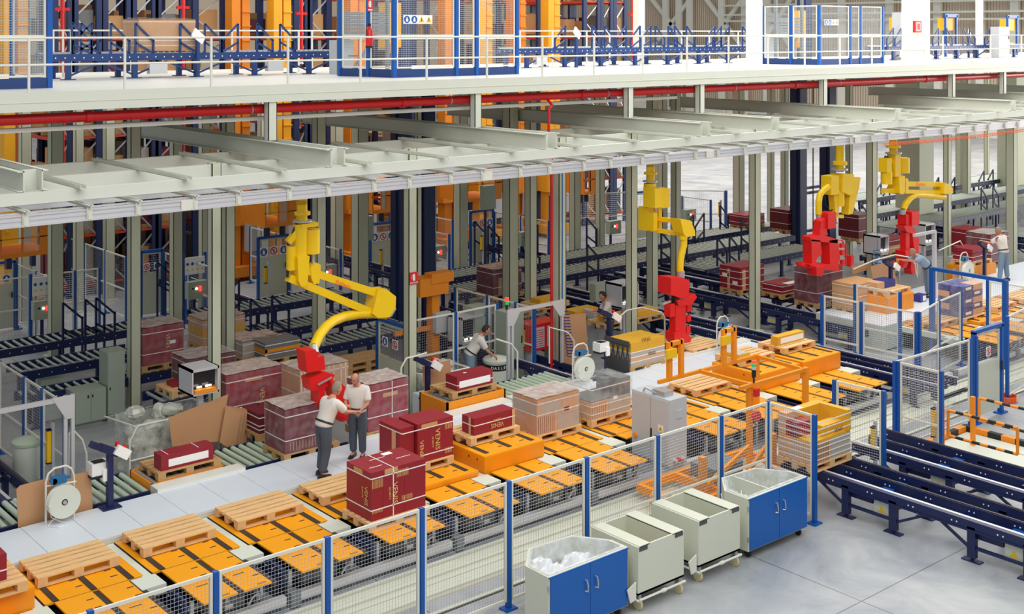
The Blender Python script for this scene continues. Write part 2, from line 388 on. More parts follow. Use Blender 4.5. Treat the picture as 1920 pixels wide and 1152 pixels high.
# ------------------------------------------------------------------ chain conveyor stations with orange plates
X0 = 6.08; PITCH = 1.58
def station(short=False):
    y0 = 17.0 if short else 15.89; Y1 = 17.29
    t = thing('chain_conveyor', 'orange plated conveyor in the row', 'conveyor', (0, 0, 0))
    for i, (a, b) in enumerate(((.13 if not short else .19, .66), (.76, 1.2))):
        if short and i: y0 = 17.0
        mb = MB(); mb.box(a, b, y0, Y1, .575, .6, 0)
        c = (a+b)/2
        for k, yy in enumerate((16.25, 16.75, 17.05)):
            if yy > y0: mb.box(c+.1, c+.2, yy-.012, yy+.012, .601, .603, 1)
        if not short: mb.box(c-.12, c+.06, 16.42, 16.45, .601, .603, 1); mb.box(c+.02, c+.16, 15.94, 15.97, .601, .603, 1)
        mb.box(a, b, Y1-.004, Y1+.004, .6, .602, 1)
        mb.build('plate', ['plate_orange', 'chain_dark'], t)
    for a in (.665, 1.21): MB().box(a, a+.085, y0+.02, Y1, .53, .585).build('chain', 'chain_dark', t)
    for a in (.02, 1.3): 
        mb = MB().box(a, a+.06, y0+.4, Y1, .28, .52, 0)
        for i in range(5): mb.cyl((a-.01, y0+.5+i*.2, .44), (a+.0, y0+.5+i*.2, .44), .012, 6, 1)
        mb.build('side_frame', ['navy', 'white'], t)
    for a in (.1, .64, 1.2):
        MB().box(a, a+.05, y0+.35, y0+.41, 0, .5).box(a-.04, a+.1, y0+.32, y0+.45, 0, .02).build('leg', 'zinc', t)
    mb = MB().cyl((.35, y0+.45, .3), (.7, y0+.45, .3), .1, 10).box(.7, .95, y0+.35, y0+.6, .2, .42); mb.build('drive_motor', 'machine_grey', t)
    mb = MB().tube([(.9, y0+.15, .3), (.95, y0+.1, .42), (1.05, y0+.12, .44), (1.1, y0+.2, .3)], .015).cyl((.5, y0+.12, .4), (.62, y0+.12, .4), .04, 8).box(.1, 1.3, y0+.5, y0+.55, .3, .36); mb.build('cable_bracket', 'zinc', t)
    mb = MB().box(.04, 1.32, y0+.7, Y1, .03, .16, 0)  # dark tray added so the floor under the plates looks shaded, with gear
    for q in range(7): mb.cyl((.12+q*.17, y0+.62, .2+.05*(q % 3)), (.2+q*.17, y0+.8, .26), .03+.01*(q % 2), 8, q % 2)
    mb.box(.1, .28, y0+.55, y0+.62, .05, .3, 0).box(.98, 1.25, y0+.6, y0+.66, .05, .34, 0); mb.build('gear_shade_tray', ['rubber', 'chain_dark'], t)
    return t
def lift_table(z):
    t = thing('lift_table', 'x', 'lift table', (0, 0, 0)); mb = MB()
    mb.box(0, 1.44, 17.3, 18.7, z-.03, z, 0)
    if z > .62: mb.box(0, 1.44, 17.3, 18.7, .5, z-.03, 2)
    if z > .8:
        for x, y in ((-.002, 17.5), (-.002, 17.75)): mb.box(x-.002, x, y, y+.03, z-.12, z-.08, 1)
    for a in (.115, .665, 1.215): mb.box(a, a+.085, 17.3 if z < .62 else 17.42, 18.55, z, z+.012, 1)
    for c in (.45, .97):
        for yy in (17.55, 17.8): mb.box(c+.08, c+.18, yy, yy+.024, z+.001, z+.004, 1)
    mb.build('table_top', ['plate_orange', 'chain_dark', 'lift_orange'], t)
    MB().box(.05, 1.4, 17.35, 18.68, .02, .45).build('lift_well', 'rubber', t)
    if z < .62: MB().box(-.012, -.002, 17.28, 18.7, .5, .601).build('edge_strip', 'chain_dark', t)
    return t
def cover():
    mb = MB(); mb.prism([(-.02, 18.7), (-.02, 17.28), (-.02, 16.86), (-.02, 16.86)][:3]+[(-.02, 16.86)], .4, .4)
    mb = MB(); mb.prism([(-.17, 18.7), (-.17, 17.27), (-.35, 17.27), (-.35, 16.86), (.02, 16.86), (.02, 17.25), (-.03, 17.27), (-.03, 18.7)][::-1], .46, .595)
    return mb
st = station(); sh = station(True); lt = {z: lift_table(z) for z in (.6, .69, .9, .97)}
zt = {-1: .9, 4: .69, 5: .9, 10: .97, 11: .97, 16: .69}
used = set()
names = {k: ORD[i]+' from the left' for i, k in enumerate([k for k in range(-1, 20)])}
ks = [k for k in range(-1, 12)]+[15, 16, 17, 18, 19]
for i, k in enumerate(ks):
    x = X0+PITCH*k; src = sh if k in (7,) else st
    side = 'left part of the line' if k < 5 else 'middle part of the line' if k < 12 else 'far line beyond the tall mesh fences'
    lab = 'chain conveyor with two orange plates, %s in the row' % (ORD[i]+' from the left')
    if k == 7: lab = 'shortened orange-plated conveyor behind the tall grey control cabinet'
    key = id(src)
    if key not in used: src.location = (x, 0, 0); src['label'] = lab; src['group'] = 'orange-plated chain conveyors'; used.add(key)
    else: dup(src, (x, 0, 0), 0, lab, 'orange-plated chain conveyors')
    z = zt.get(k, .6); s2 = lt[z]
    lab2 = ('orange lift table lowered flush, %s from the left in the row' if z < .62 else 'orange lift table raised above the plates, %s from the left in the row') % ORD[i]
    if id(s2) not in used: s2.location = (x, 0, 0); s2['label'] = lab2; s2['group'] = 'orange lift tables in the row'; used.add(id(s2))
    else: dup(s2, (x, 0, 0), 0, lab2, 'orange lift tables in the row')
cv = cover().build('cover_sheet', 'cream'); tag(cv, 'x', 'cover sheet', 'cream cover sheets between the lift tables'); first = True
for i, k in enumerate(ks):
    lab = 'cream cover sheet left of the %s orange lift table from the left' % ORD[i]
    if first: cv.location = (X0+PITCH*k, 0, 0); cv['label'] = lab; first = False
    else:
        c = cv.copy(); COL.objects.link(c); c.location = (X0+PITCH*k, 0, 0); c['label'] = lab
    if k == 11:
        c = cv.copy(); COL.objects.link(c); c.location = (X0+PITCH*12, 0, 0); c['label'] = 'cream cover sheet at the right end of the near row'
# ------------------------------------------------------------------ walkway platforms
def walkway(label, x0, x1, ys=(18.72, 20.0), seam=.77):
    t = thing('walkway', label, 'platform', (x0, 19.4, 0)); n = int(round((x1-x0)/seam))
    mb = MB()
    for i in range(n):
        a = x0+(x1-x0)*i/n; b = x0+(x1-x0)*(i+1)/n; mb.box(a+.004, b-.004, ys[0], ys[1], .66, .7)
    mb.build('floor_plates', 'walk_plate', t, world=True)
    MB().box(x0, x1, ys[0]+.005, ys[1]-.01, .05, .66).build('support', 'steel_paint', t, world=True)
    return t
walkway('long light grey walkway of square plates behind the orange lift tables', 3.6, 24.9)
walkway('far right light grey walkway behind the fences', 28.9, 43.9, (18.72, 20.9))
for i, (a, b, yb) in enumerate(((8.95, 10.62, 20.3), (13.0, 16.9, 20.3), (17.0, 19.3, 20.3), (21.0, 24.9, 20.3))):
    solo('kerb_sheet', MB().box(a, b, 20.0, yb, .1, .745), 'deck_paint', 'raised light grey edge sheet behind the walkway, %s from the left' % ORD[i], 'cover sheet', (a, 20.1, 0), 'raised walkway edge sheets')
# ------------------------------------------------------------------ pallets
def pallet_src(m):
    t = thing('pallet', 'x', 'pallet', (0, 0, 0))
    def rep(nm, mb, offs):
        s0 = None
        for o_ in offs:
            if s0 is None: s0 = mb.build(nm, m, t); s0.location = o_
            else: c = s0.copy(); COL.objects.link(c); c.location = o_
    rep('deck_board', MB().box(0, 1.2, 0, .145, 0, .022), [(0, 0, .122), (0, .3275, .122), (0, .655, .122)])
    rep('thin_board', MB().box(0, 1.2, 0, .1, 0, .022), [(0, .187, .122), (0, .514, .122)])
    rep('stringer_board', MB().box(0, .145, 0, .8, 0, .021), [(0, 0, .1), (.5275, 0, .1), (1.055, 0, .1)])
    rep('block', MB().box(0, .141, 0, .138, 0, .078), [(x+.002, y+.002, .022) for x in (0, .5275, 1.055) for y in (0, .3275, .655)])
    rep('skid', MB().box(0, 1.2, 0, .1, 0, .021), [(0, y, 0) for y in (0, .35, .7)])
    return t
PAL = {'pallet_wood': pallet_src('pallet_wood'), 'pallet_old': pallet_src('pallet_old')}; PU = set()
def pallet(label, x, y, z, rz=0, m='pallet_wood', group='wooden pallets'):
    s = PAL[m]
    if m not in PU: PU.add(m); s.location = (x, y, z); s.rotation_euler = (0, 0, rz); s['label'] = label; s['group'] = group; return s
    return dup(s, (x, y, z), rz, label, group)
# ------------------------------------------------------------------ loads of cartons
def load(label, cat, cartons, straps=(), film=None, patches=(), texts=(), name='carton_load', group=None, vstr=()):
    """cartons: (x0,x1,y0,y1,z0,z1,material); straps: heights; patches: (face,u0,u1,v0,v1,material); texts: (string,size,face,u,v,vertical)"""
    bx = [min(c[0] for c in cartons), max(c[1] for c in cartons), min(c[2] for c in cartons), max(c[3] for c in cartons), min(c[4] for c in cartons), max(c[5] for c in cartons)]
    t = thing(name, label, cat, (bx[0], bx[2], bx[4]), group=group)
    for c in cartons:
        MB().box(c[0]+.002, c[1]-.002, c[2]+.002, c[3]-.002, c[4], c[5]-.002).build('carton', c[6], t, world=True)
    e = .004; x0, x1, y0, y1, z0, z1 = bx
    for z in straps:
        mb = MB(); h = .009
        mb.box(x0-e, x1+e, y0-e, y0, z-h, z+h).box(x0-e, x1+e, y1, y1+e, z-h, z+h).box(x0-e, x0, y0, y1, z-h, z+h).box(x1, x1+e, y0, y1, z-h, z+h)
        mb.build('strap', 'strap_white', t, world=True)
    for x in vstr:
        mb = MB(); h = .009
        mb.box(x-h, x+h, y0-e, y0, z0, z1).box(x-h, x+h, y1, y1+e, z0, z1).box(x-h, x+h, y0-e, y1+e, z1, z1+e); mb.build('strap', 'strap_white', t, world=True)
    for f, u0, u1, v0, v1, m in patches:
        mb = MB(); q = .003
        if f == 'f': mb.box(x0+u0, x0+u1, y0-q, y0, z0+v0, z0+v1)
        elif f == 's': mb.box(x0-q, x0, y0+u0, y0+u1, z0+v0, z0+v1)
        else: mb.box(x0+u0, x0+u1, y0+v0, y0+v1, z1, z1+q)
        mb.build('label_patch', m, t, world=True)
    for s, sz, f, u, v, vert in texts:
        if f == 'f':
            p = (x0+u, y0-.006, z0+v); r, up = ((1, 0, 0), (0, 0, 1)) if vert == 0 else ((0, 0, -1), (1, 0, 0)) if vert == 1 else ((-1, 0, 0), (0, 0, -1))
        elif f == 's':
            p = (x0-.006, y0+u, z0+v); r, up = ((0, -1, 0), (0, 0, 1)) if vert == 0 else ((0, 0, -1), (0, -1, 0))
        else: p = (x0+u, y0+v, z1+.004); r, up = (1, 0, 0), (0, 1, 0)
        text('printed_text', s, sz, 'gold_print' if not any(c[6] in ('mustard', 'kraft', 'tile_box') for c in cartons) else 'leather', t, p, r, up, world=True)
    if film:
        q = .012; mb = MB(); rnd = random.Random(len(cartons)*7+int(x0*10)); n = 7
        g = {}
        def jit(): return rnd.uniform(0, .02)
        for (ax, c0) in (('y0', y0-q), ('y1', y1+q), ('x0', x0-q), ('x1', x1+q), ('z1', z1+q)):
            for i in range(n):
                for j in range(n):
                    pts = []
                    for a, b in ((i, j), (i+1, j), (i+1, j+1), (i, j+1)):
                        kk = (ax, a, b)
                        if kk not in g: g[kk] = 0 if a in (0, n) or b in (0, n) else jit()
                        d = g[kk]; u = a/n; v = b/n
                        if ax[0] == 'y': pts.append((x0-q+(x1-x0+2*q)*u, c0+(-d if ax == 'y0' else d), z0+(z1+q-z0)*v))
                        elif ax[0] == 'x': pts.append((c0+(-d if ax == 'x0' else d), y0-q+(y1-y0+2*q)*u, z0+(z1+q-z0)*v))
                        else: pts.append((x0-q+(x1-x0+2*q)*u, y0-q+(y1-y0+2*q)*v, c0+d))
                    mb.face(pts)
        mb.build('shrink_wrap', film, t, world=True)
        if film == 'stretch_film':
            mb = MB(); n = 8; gg = {(i, j): (x0-q+(x1-x0+2*q)*i/n, y0-q+(y1-y0+2*q)*j/n, z1+q+.012+rnd.uniform(0, .018)) for i in range(n+1) for j in range(n+1)}
            for i in range(n):
                for j in range(n): mb.face([gg[i, j], gg[i+1, j], gg[i+1, j+1], gg[i, j+1]])
            mb.build('crumpled_top_film', 'top_film', t, True, world=True)
    return t
def stripes(u0, u1, v0, v1, n, f='f', m='gold_print'):
    return [(f, u0+(u1-u0)*i/n, u0+(u1-u0)*i/n+.008, v0, v1, m) for i in range(n)]
PZ = .6; PT = .144
for k, lab in ((0, 'empty light pallet on the lowered lift table, nearest the left edge'), (1, 'empty light pallet, second from the left on the lowered lift tables'), (2, 'empty light pallet, third from the left, left of the half-hidden one'), (3, 'empty light pallet half hidden behind the big maroon carton load')):
    pallet(lab, X0+PITCH*k+.09, 17.83, .614)
pallet('pallet under the small maroon carton at the left edge', 4.62, 17.2, .914)
load('small maroon carton cut by the left edge, on a pallet', 'carton', [(4.75, 5.6, 17.4, 17.95, 1.058, 1.42, 'maroon')], (1.2,))
pallet('pallet carrying the big maroon carton load in front, behind the fence', 10.9, 16.42, .603)
load('big block of upright maroon tile cartons in front, with white straps and vertical lettering', 'cartons',
     [(10.97, 11.2, 16.47, 17.2, .747, 1.53, 'maroon'), (11.2, 11.62, 16.47, 17.2, .747, 1.53, 'maroon'), (11.62, 12.05, 16.47, 17.2, .747, 1.53, 'maroon')],
     (.92, 1.43), None, [('f', .26, .52, .7, .78, 'kraft'), ('s', .25, .5, .69, .77, 'kraft'), ('t', .3, .6, .5, .515, 'strap_white'), ('t', .1, .35, .2, .215, 'strap_white'), ('t', .7, .98, .3, .315, 'strap_white'), ('t', .62, .8, .55, .66, 'paper')]
     +stripes(.02, .24, .52, .66, 9)+stripes(.5, .74, .6, .72, 10)+stripes(.02, .24, .12, .18, 9)+stripes(.6, .82, .2, .28, 9),
     [('VENIS', .135, 'f', .46, .36, 1), ('QUARTZ', .05, 'f', .36, .38, 1), ('VENIS', .12, 's', .14, .38, 1), ('QUARTZ', .045, 's', .24, .42, 1)], vstr=(11.4,))
pallet('pallet under the pair of upright maroon cartons', 12.5, 17.85, .704)
load('pair of upright maroon tile cartons with large vertical lettering, behind the big block', 'cartons',
     [(12.58, 12.9, 17.98, 18.62, .848, 1.53, 'maroon'), (12.92, 13.72, 17.9, 18.5, .848, 1.56, 'maroon')], (.98, 1.46), None,
     [('s', .2, .32, .02, .6, 'tile_peach'), ('f', .42, .78, .62, .69, 'kraft')]+stripes(.95, 1.12, .5, .6, 7)+stripes(.95, 1.12, .06, .16, 7),
     [('VENIS', .15, 'f', .78, .36, 1), ('QUARTZ', .05, 'f', .67, .33, 1), ('VENIS', .12, 'f', .42, .25, 1)])
pallet('pallet on the raised lift table under the long maroon carton with upside-down lettering', 14.1, 17.86, .914)
load('long low maroon carton with upside-down lettering, on the raised orange lift table', 'carton', [(14.25, 15.25, 17.95, 18.32, 1.06, 1.38, 'maroon')], (1.24,), None,
     [('f', .93, 1.0, 0, .32, 'tile_peach'), ('s', .1, .16, 0, .32, 'tile_peach')], [('VENIS', .12, 'f', .56, .1, 2), ('QUARTZ', .045, 'f', .56, .2, 2)])
pallet('pallet under the tan two-tier wrapped load', 15.72, 17.85, .614)
load('two-tier tan tile load under cloudy film, standing on the orange plates', 'cartons',
     [(15.75, 16.3, 17.88, 18.6, .76, 1.12, 'tile_peach'), (16.3, 16.88, 17.88, 18.6, .76, 1.12, 'tile_box'), (15.75, 16.88, 17.88, 18.6, 1.12, 1.38, 'tile_box'), (15.75, 16.88, 17.88, 18.6, 1.38, 1.44, 'kraft')],
     (1.14, 1.36), 'stretch_film', [('f', .72, .85, .34, .42, 'paper'), ('f', .66, 1.1, .3, .62, 'tile_peach'), ('f', .02, .1, .36, .66, 'tile_peach')]+stripes(.04, .5, .02, .34, 9, m='leather'))
pallet('pallet under the grey tile load', 17.2, 17.85, .614)
load('grey tile packs with one upright pack on top, right of the tan load', 'cartons',
     [(17.22, 17.7, 17.88, 18.6, .76, 1.1, 'tile_peach'), (17.7, 18.35, 17.88, 18.6, .76, 1.1, 'tile_box'), (17.24, 18.36, 17.9, 18.58, 1.1, 1.12, 'tile_grey'), (18.05, 18.38, 17.92, 18.6, 1.12, 1.45, 'tile_grey')],
     (.86, 1.02, 1.36), 'liner_film', [('f', .62, .74, .3, .37, 'paper')]+stripes(.03, .46, .02, .3, 7, m='leather'))
pallet('empty light pallet inside the yellow tube frame', 20.4, 17.88, .614)
pallet('pallet with a long thin carton on it, on the second raised block from the right', 22.0, 17.92, .984)
load('long thin open carton on the bare pallet beside the yellow uprights', 'carton', [(22.05, 22.45, 18.05, 18.6, 1.128, 1.22, 'mustard'), (22.08, 22.42, 18.08, 18.57, 1.22, 1.225, 'aluminium')])
pallet('pallet on the rightmost raised orange block of the near row', 23.62, 17.96, .984)
load('narrow upright mustard carton with a white face, on the rightmost raised block', 'carton', [(23.68, 24.7, 18.2, 18.42, 1.128, 1.34, 'mustard')], (), None, [('f', .1, .98, .04, .17, 'paper')])
# far-right cell loads
pallet('pallet under the blue printed cartons', 31.1, 17.62, .614)
cs = []
for i in range(5):
    z = .76+i*.17
    cs += [(31.15, 31.7, 17.7, 18.1, z, z+.165, 'print_blue'), (31.7, 32.2, 17.7, 18.1, z, z+.165, 'print_blue' if i % 2 else 'tile_peach'), (31.15, 31.45, 18.1, 18.45, z, z+.165, 'tile_peach' if i % 2 else 'print_blue'), (31.45, 32.2, 18.1, 18.45, z, z+.165, 'print_blue')]
load('stack of dark blue printed cartons with kraft sides, on a pallet at the far right', 'cartons', cs, (), 'liner_film', [('f', .15, .45, .06+.34*i, .13+.34*i, 'paper') for i in range(3)]+[('f', .62, .9, .23+.34*i, .3+.34*i, 'paper') for i in range(2)])
for lab, x, y in (('empty pallet left of the blue printed cartons, behind the mesh', 29.9, 17.8), ('empty pallet right of the blue printed cartons', 33.1, 17.8), ('empty pallet at the right edge of the far row', 34.7, 17.8)): pallet(lab, x, y, .614)
def at(px, py, Y):
    x, z = AY(px, py, Y); return (x, Y, z)
def atx(px, py, X):
    y, z = AX(px, py, X); return (X, y, z)
# ================================================================== mezzanine
DZ = 7.5; DF = 22.95
mb = MB().box(-6, 95, DF, 33.5, DZ-.1, DZ); struct('mezzanine_floor', mb, 'deck_paint')
mb = MB().box(-6, 95, DF-.04, DF+.02, DZ-.36, DZ+.0, 0).box(-6, 95, DF-.05, DF-.04, DZ-.2, DZ-.19, 0).box(-6, 95, DF, DF+.2, DZ-.36, DZ-.34, 0)
for y in (26.5, 30.0, 33.4): mb.box(-6, 95, y-.1, y+.1, DZ-.4, DZ-.1, 0)
struct('trim_2', mb, 'steel_paint')
# columns: (photo x, row Y, width, height)
def hcol(mb, x, y, w, z0, z1):
    mb.box(x-w/2, x+w/2, y-w/2, y-w/2+.02, z0, z1).box(x-w/2, x+w/2, y+w/2-.02, y+w/2, z0, z1).box(x-w/2, x-w/2+.014, y-w/2, y+w/2, z0, z1).box(x+w/2-.014, x+w/2, y-w/2, y+w/2, z0, z1)
cols = [(402, 22.5, .2, 6.0), (769, 22.5, .22, 6.0), (1049, 22.5, .24, 6.0), (1184, 22.5, .22, 6.0), (1415, 22.5, .24, 6.0), (1634, 22.5, .24, 6.0), (1776, 22.62, .2, 6.0), (1897, 22.5, .3, 6.0),
        (251, 26.9, .24, 7.1), (428, 26.9, .24, 7.1), (598, 27.0, .26, 7.1), (784, 27.0, .14, 7.1), (957, 27.6, .34, 7.1), (995, 27.2, .26, 7.1), (1223, 26.4, .26, 7.1), (1267, 27.4, .24, 7.1), (1592, 27.6, .2, 7.1),
        (104, 32.7, .32, 7.1), (330, 32.7, .28, 7.1), (383, 33.9, .26, 7.1), (675, 33.0, .4, 7.1), (864, 33.0, .36, 7.1), (1078, 32.7, .3, 7.1), (1125, 33.0, .26, 7.1), (1242, 32.8, .28, 7.1), (1385, 32.7, .34, 7.1), (1445, 32.7, .22, 7.1), (1471, 32.0, .24, 7.1), (1800, 31.5, .3, 7.1), (1812, 30.6, .3, 7.1), (1850, 33, .2, 7.1),
        (47, 37.2, .3, 7.1), (147, 37.5, .26, 7.1), (204, 38.5, .3, 7.1), (632, 37.0, .34, 7.1), (811, 37.0, .22, 7.1), (493, 38, .3, 7.1)]
cnt = {}
rowname = {22.5: 'front row carrying the overhead rail', 0: 'second row under the mezzanine', 1: 'third row under the mezzanine', 2: 'back row beside the racks'}
for px, y, wd, h in cols:
    r = 22.5 if y == 22.5 else 0 if y < 28 else 1 if y < 34 else 2; cnt[r] = cnt.get(r, 0)+1
    x = XY(px, y); t = thing('steel_column', 'grey steel column, %s from the left in the %s' % (ORD[cnt[r]-1], rowname[r]), 'column', (x, y, 0), group='steel columns of the hall')
    mb = MB(); hcol(mb, 0, 0, wd, 0, h); mb.build('shaft', 'column_paint', t)
    MB().box(-wd*.8, wd*.8, -wd*.8, wd*.8, 0, .03).build('base_plate', 'column_paint', t)
# wide concrete pillars
for px, y, wd, lab in ((1715, 29.6, 1.15, 'very wide grey-green building pillar right of centre'), (1897, 31.0, 1.0, 'wide building pillar at the far right under the mezzanine')):
    x = XY(px, y); solo('building_pillar', MB().box(x-wd/2, x+wd/2, y-wd/2, y+wd/2, 0, 7.1).box(x-wd/2-.015, x-wd/6, y-wd/2-.02, y+wd/2, 0, 7.1), 'column_paint', lab, 'pillar', (x, y, 0))
# white pillars standing on the mezzanine
for px, y, wd, lab in ((1198, 30.6, .3, 'white pillar on the mezzanine right of the racks'), (1414, 25.6, .38, 'broad white pillar left of the right-hand mesh cage'), (1717, 25.9, .75, 'broad white pillar with a red hose cabinet'), (1836, 31, .26, 'slim white pillar at the upper right')):
    x = XY(px, y); solo('building_pillar', MB().box(x-wd/2, x+wd/2, y-wd/2, y+wd/2, DZ, 14).box(x-wd/2-.03, x+wd/2+.03, y-wd/2-.03, y+wd/2+.03, DZ, DZ+.06), 'deck_paint', lab, 'pillar', (x, y, DZ))
# hangers from the mezzanine edge down to the cross beams
for i, px in enumerate((507, 892, 1178, 1312, 1543, 1784, 1880)):
    x = XY(px, 23.05); mb = MB(); hcol(mb, x, 23.05, .2, 6.33, DZ-.36)
    solo('hanger_post', mb, 'steel_paint', 'short white post under the mezzanine edge, %s from the left' % ORD[i], 'post', (x, 23.05, 6.33), 'posts between mezzanine and cross beams')
# cross beams: pairs of channels running back from the overhead rail
bx = [(7.0, 27.5), (12.85, 30.2), (18.45, 31), (23.68, 31), (26.5, 29.5), (32.35, 29.5), (39.2, 25.5), (44.6, 29.5), (50.5, 29.5)]
for i, (x, yb) in enumerate(bx):
    mb = MB(); z1 = 6.33; z0 = 5.99; y0 = 20.45
    for s in (-1, 1):
        a = x+s*.15; mb.box(a-.012, a+.012, y0, yb, z0, z1)
        mb.box(min(a, a+s*.1)-.01 if s > 0 else a-.1, max(a, a+s*.1) if s > 0 else a+.01, y0, yb, z1-.018, z1).box(a-.1 if s < 0 else a, a if s < 0 else a+.1, y0, yb, z0, z0+.018)
    mb.box(x-.14, x+.14, y0+.25, y0+.27, z0, z1)
    solo('cross_beam', mb, 'steel_paint', 'deep twin-channel cross beam, %s from the left, resting on the overhead rail frame' % ORD[i], 'beam', (x, y0, z0), 'cross beams')
# overhead rail frame
t = thing('overhead_rail_frame', 'long light grey overhead frame that carries the rail of the yellow arms', 'frame', (4, 20.5, 5.45))
for y, z0, z1 in ((20.5, 5.78, 5.98), (22.5, 5.72, 5.98), (24.6, 5.66, 5.98)):
    MB().box(2, 62, y-.05, y+.05, z0, z1).build('main_beam', 'steel_paint', t, world=True)
for y in (20.28, 22.2):
    mb = MB()
    mb.box(2, 62, y-.045, y+.045, 5.45, 5.49).box(2, 62, y-.045, y+.045, 5.62, 5.65).box(2, 62, y-.03, y+.03, 5.49, 5.62).box(2, 62, y-.04, y+.045, 5.545, 5.575)
    mb.box(2, 62, y+.05, y+.2, 5.655, 5.665); mb.build('running_rail', 'aluminium', t, world=True)
x = 3.0; i = 0
while x < 60:
    mb = MB().box(x-.008, x+.008, 20.15, 24.5, 5.66, 5.72).box(x-.05, x+.05, 20.15, 24.5, 5.705, 5.72).box(x-.05, x+.05, 20.22, 20.23, 5.45, 5.68).box(x-.03, x+.03, 20.2, 20.22, 5.47, 5.6)
    mb.build('rail_hanger', 'steel_paint', t, world=True)
    if i % 2: x += (1.05, .85)[i % 2]; i += 1; continue
    mb = MB().box(x+.9, x+.91, 20.25, 24.65, 5.985, 6.05).box(x+1.0, x+1.01, 20.25, 24.65, 5.985, 6.05).box(x+.9, x+1.01, 20.25, 24.65, 5.982, 5.99); mb.build('cross_channel', 'steel_paint', t, world=True)
    x += (1.05, .85)[i % 2]; i += 1
for i, (px) in enumerate((355, 915, 1333, 1610)):
    x = XY(px, 20.2); mb = MB().box(x-.14, x+.14, 20.222, 20.232, 5.46, 5.64)
    for u in range(4):
        for v in (5.49, 5.61): mb.cyl((x-.1+u*.07, 20.215, v), (x-.1+u*.07, 20.225, v), .007, 6)
    mb.build('splice_plate', 'rail_white', t, world=True)
# small rod ends and orange coil hose along the right part of the rail
mb = MB(); pts = []; x0 = XY(1655, 20.1); x1 = XY(1935, 20.1); n = 760
for i in range(n+1):
    a = i*PI/4.5; pts.append((x0+(x1-x0)*i/n, 20.08+.04*math.cos(a), 5.37+.045*math.sin(a)-.05*math.sin(PI*i/n)))
mb.tube(pts, .008, 4); solo('coiled_hose', mb, 'spring_orange', 'orange coiled air hose strung along the overhead rail at the right', 'hose', (x0, 20.1, 5.4))
# red fire pipe and its tray
t = thing('fire_pipe', 'long thick red fire main under the mezzanine edge', 'pipe', (0, 23.3, 6.98))
MB().cyl((-3, 23.3, 6.98), (48, 23.3, 6.98), .1, 16).build('pipe', 'pipe_red', t, True, world=True)
for px in (165, 755, 1090, 1490, 1735): x = XY(px, 23.3); MB().cyl((x-.06, 23.3, 6.98), (x+.06, 23.3, 6.98), .122, 16).build('coupling', 'pipe_red', t, True, world=True)
for px in (470, 843, 1137, 1376, 1572, 1716): x = XY(px, 23.3); MB().cyl((x-.012, 23.3, 6.98), (x+.012, 23.3, 6.98), .108, 16).cyl((x, 23.3, 7.08), (x, 23.3, 7.4), .01, 6).build('clamp', 'zinc', t, world=True)
solo('cable_tray', MB().box(-3, 26, 23.5, 23.7, 6.72, 6.8), 'rail_white', 'thin white cable tray just below the red fire main', 'tray', (0, 23.6, 6.75))
def pipe(name, pts, r, m, lab, cat='pipe'):
    return solo(name, MB().tube(pts, r, 10), m, lab, cat, pts[0], smooth=True)
x = XY(1029, 22.9); pipe('sprinkler_drop', [(x+.3, 23.3, 6.9), (x+.3, 23.1, 6.75), (x, 22.9, 6.7), (x, 22.9, 6.0)], .035, 'pipe_red', 'dark red sprinkler pipe dropping from the fire main to a lamp')
x = XY(1034, 22.2); pipe('red_riser', [(x, 22.2, .1), (x, 22.2, 5.6)], .035, 'pipe_red', 'thin vertical red pipe left of the blue-cabled column')
x = XY(1056, 22.3); pipe('blue_air_line', [(x, 22.33, 1.8), (x, 22.33, 5.4)], .016, 'pipe_blue', 'thin blue air line on the column above the man at the console')
x0 = XY(1595, 27.5); pipe('blue_pipe', [(x0, 27.5, 6.75), (XY(1815, 27.5), 27.5, 6.75)], .08, 'pipe_blue', 'blue pipe under the mezzanine at the right')
pipe('dark_pipe', [(XY(1500, 29), 29, 6.5), (XY(1620, 29), 29, 6.5), (XY(1900, 29), 29, 6.62)], .09, 'maroon', 'dark red pipe behind the blue pipe under the mezzanine')
# racks' risers: red sprinkler pipes with red cross pieces
for i, (px, Y, z0, z1) in enumerate(((117, 36.5, 3.2, 12), (343, 36.5, 3.3, 12), (565, 36.5, 7.6, 12), (1187, 31.5, 7.6, 12))):
    x = XY(px, Y); t = thing('sprinkler_riser', 'red vertical sprinkler riser with cross arms, %s from the left, in front of the racks' % ORD[i], 'pipe', (x, Y, z0), group='red sprinkler risers')
    MB().cyl((0, 0, 0), (0, 0, z1-z0), .06, 10).build('pipe', 'pipe_red', t, True)
    for z in (.55, 6.05) if z0 < 5 else (1.6,): MB().box(-.21, .21, -.04, .04, z, z+.09).build('cross_arm', 'pipe_red', t)
    MB().lathe([(.05, -.1), (.09, -.06), (.05, 0)]).build('nozzle', 'zinc', t)
# ------------------------------------------------------------------ mezzanine handrails
def handrail(label, pts, z=DZ, h=1.0, mid=.5, r=.02, post_at=None, name='handrail', m='rail_white', kick=0):
    t = thing(name, label, 'handrail', (pts[0][0], pts[0][1], z))
    for hh in (h, mid):
        MB().tube([(x, y, z+hh) for x, y in pts], r, 8).build('rail', m, t, True, world=True)
    for x, y in (post_at or pts): MB().box(x-r, x+r, y-r, y+r, z, z+h).build('post', m, t, world=True)
    return t
xs = [XY(p, 23.0) for p in (54, 234, 396, 540, 676, 800, 913, 1017, 1114, 1205, 1288, 1366, 1440, 1509, 1575, 1635, 1694, 1733, 1768, 1857, 1915)]
handrail('long white tube handrail along the front edge of the mezzanine', [(2, 23.0), (60, 23.0)], post_at=[(x, 23.0) for x in xs])
handrail('white handrail behind the mezzanine conveyors, left part', [(XY(90, 30.4), 30.4), (XY(630, 30.4), 30.4)], post_at=[(XY(p, 30.4), 30.4) for p in (100, 118, 133, 246, 435, 585, 560)], h=1.15)
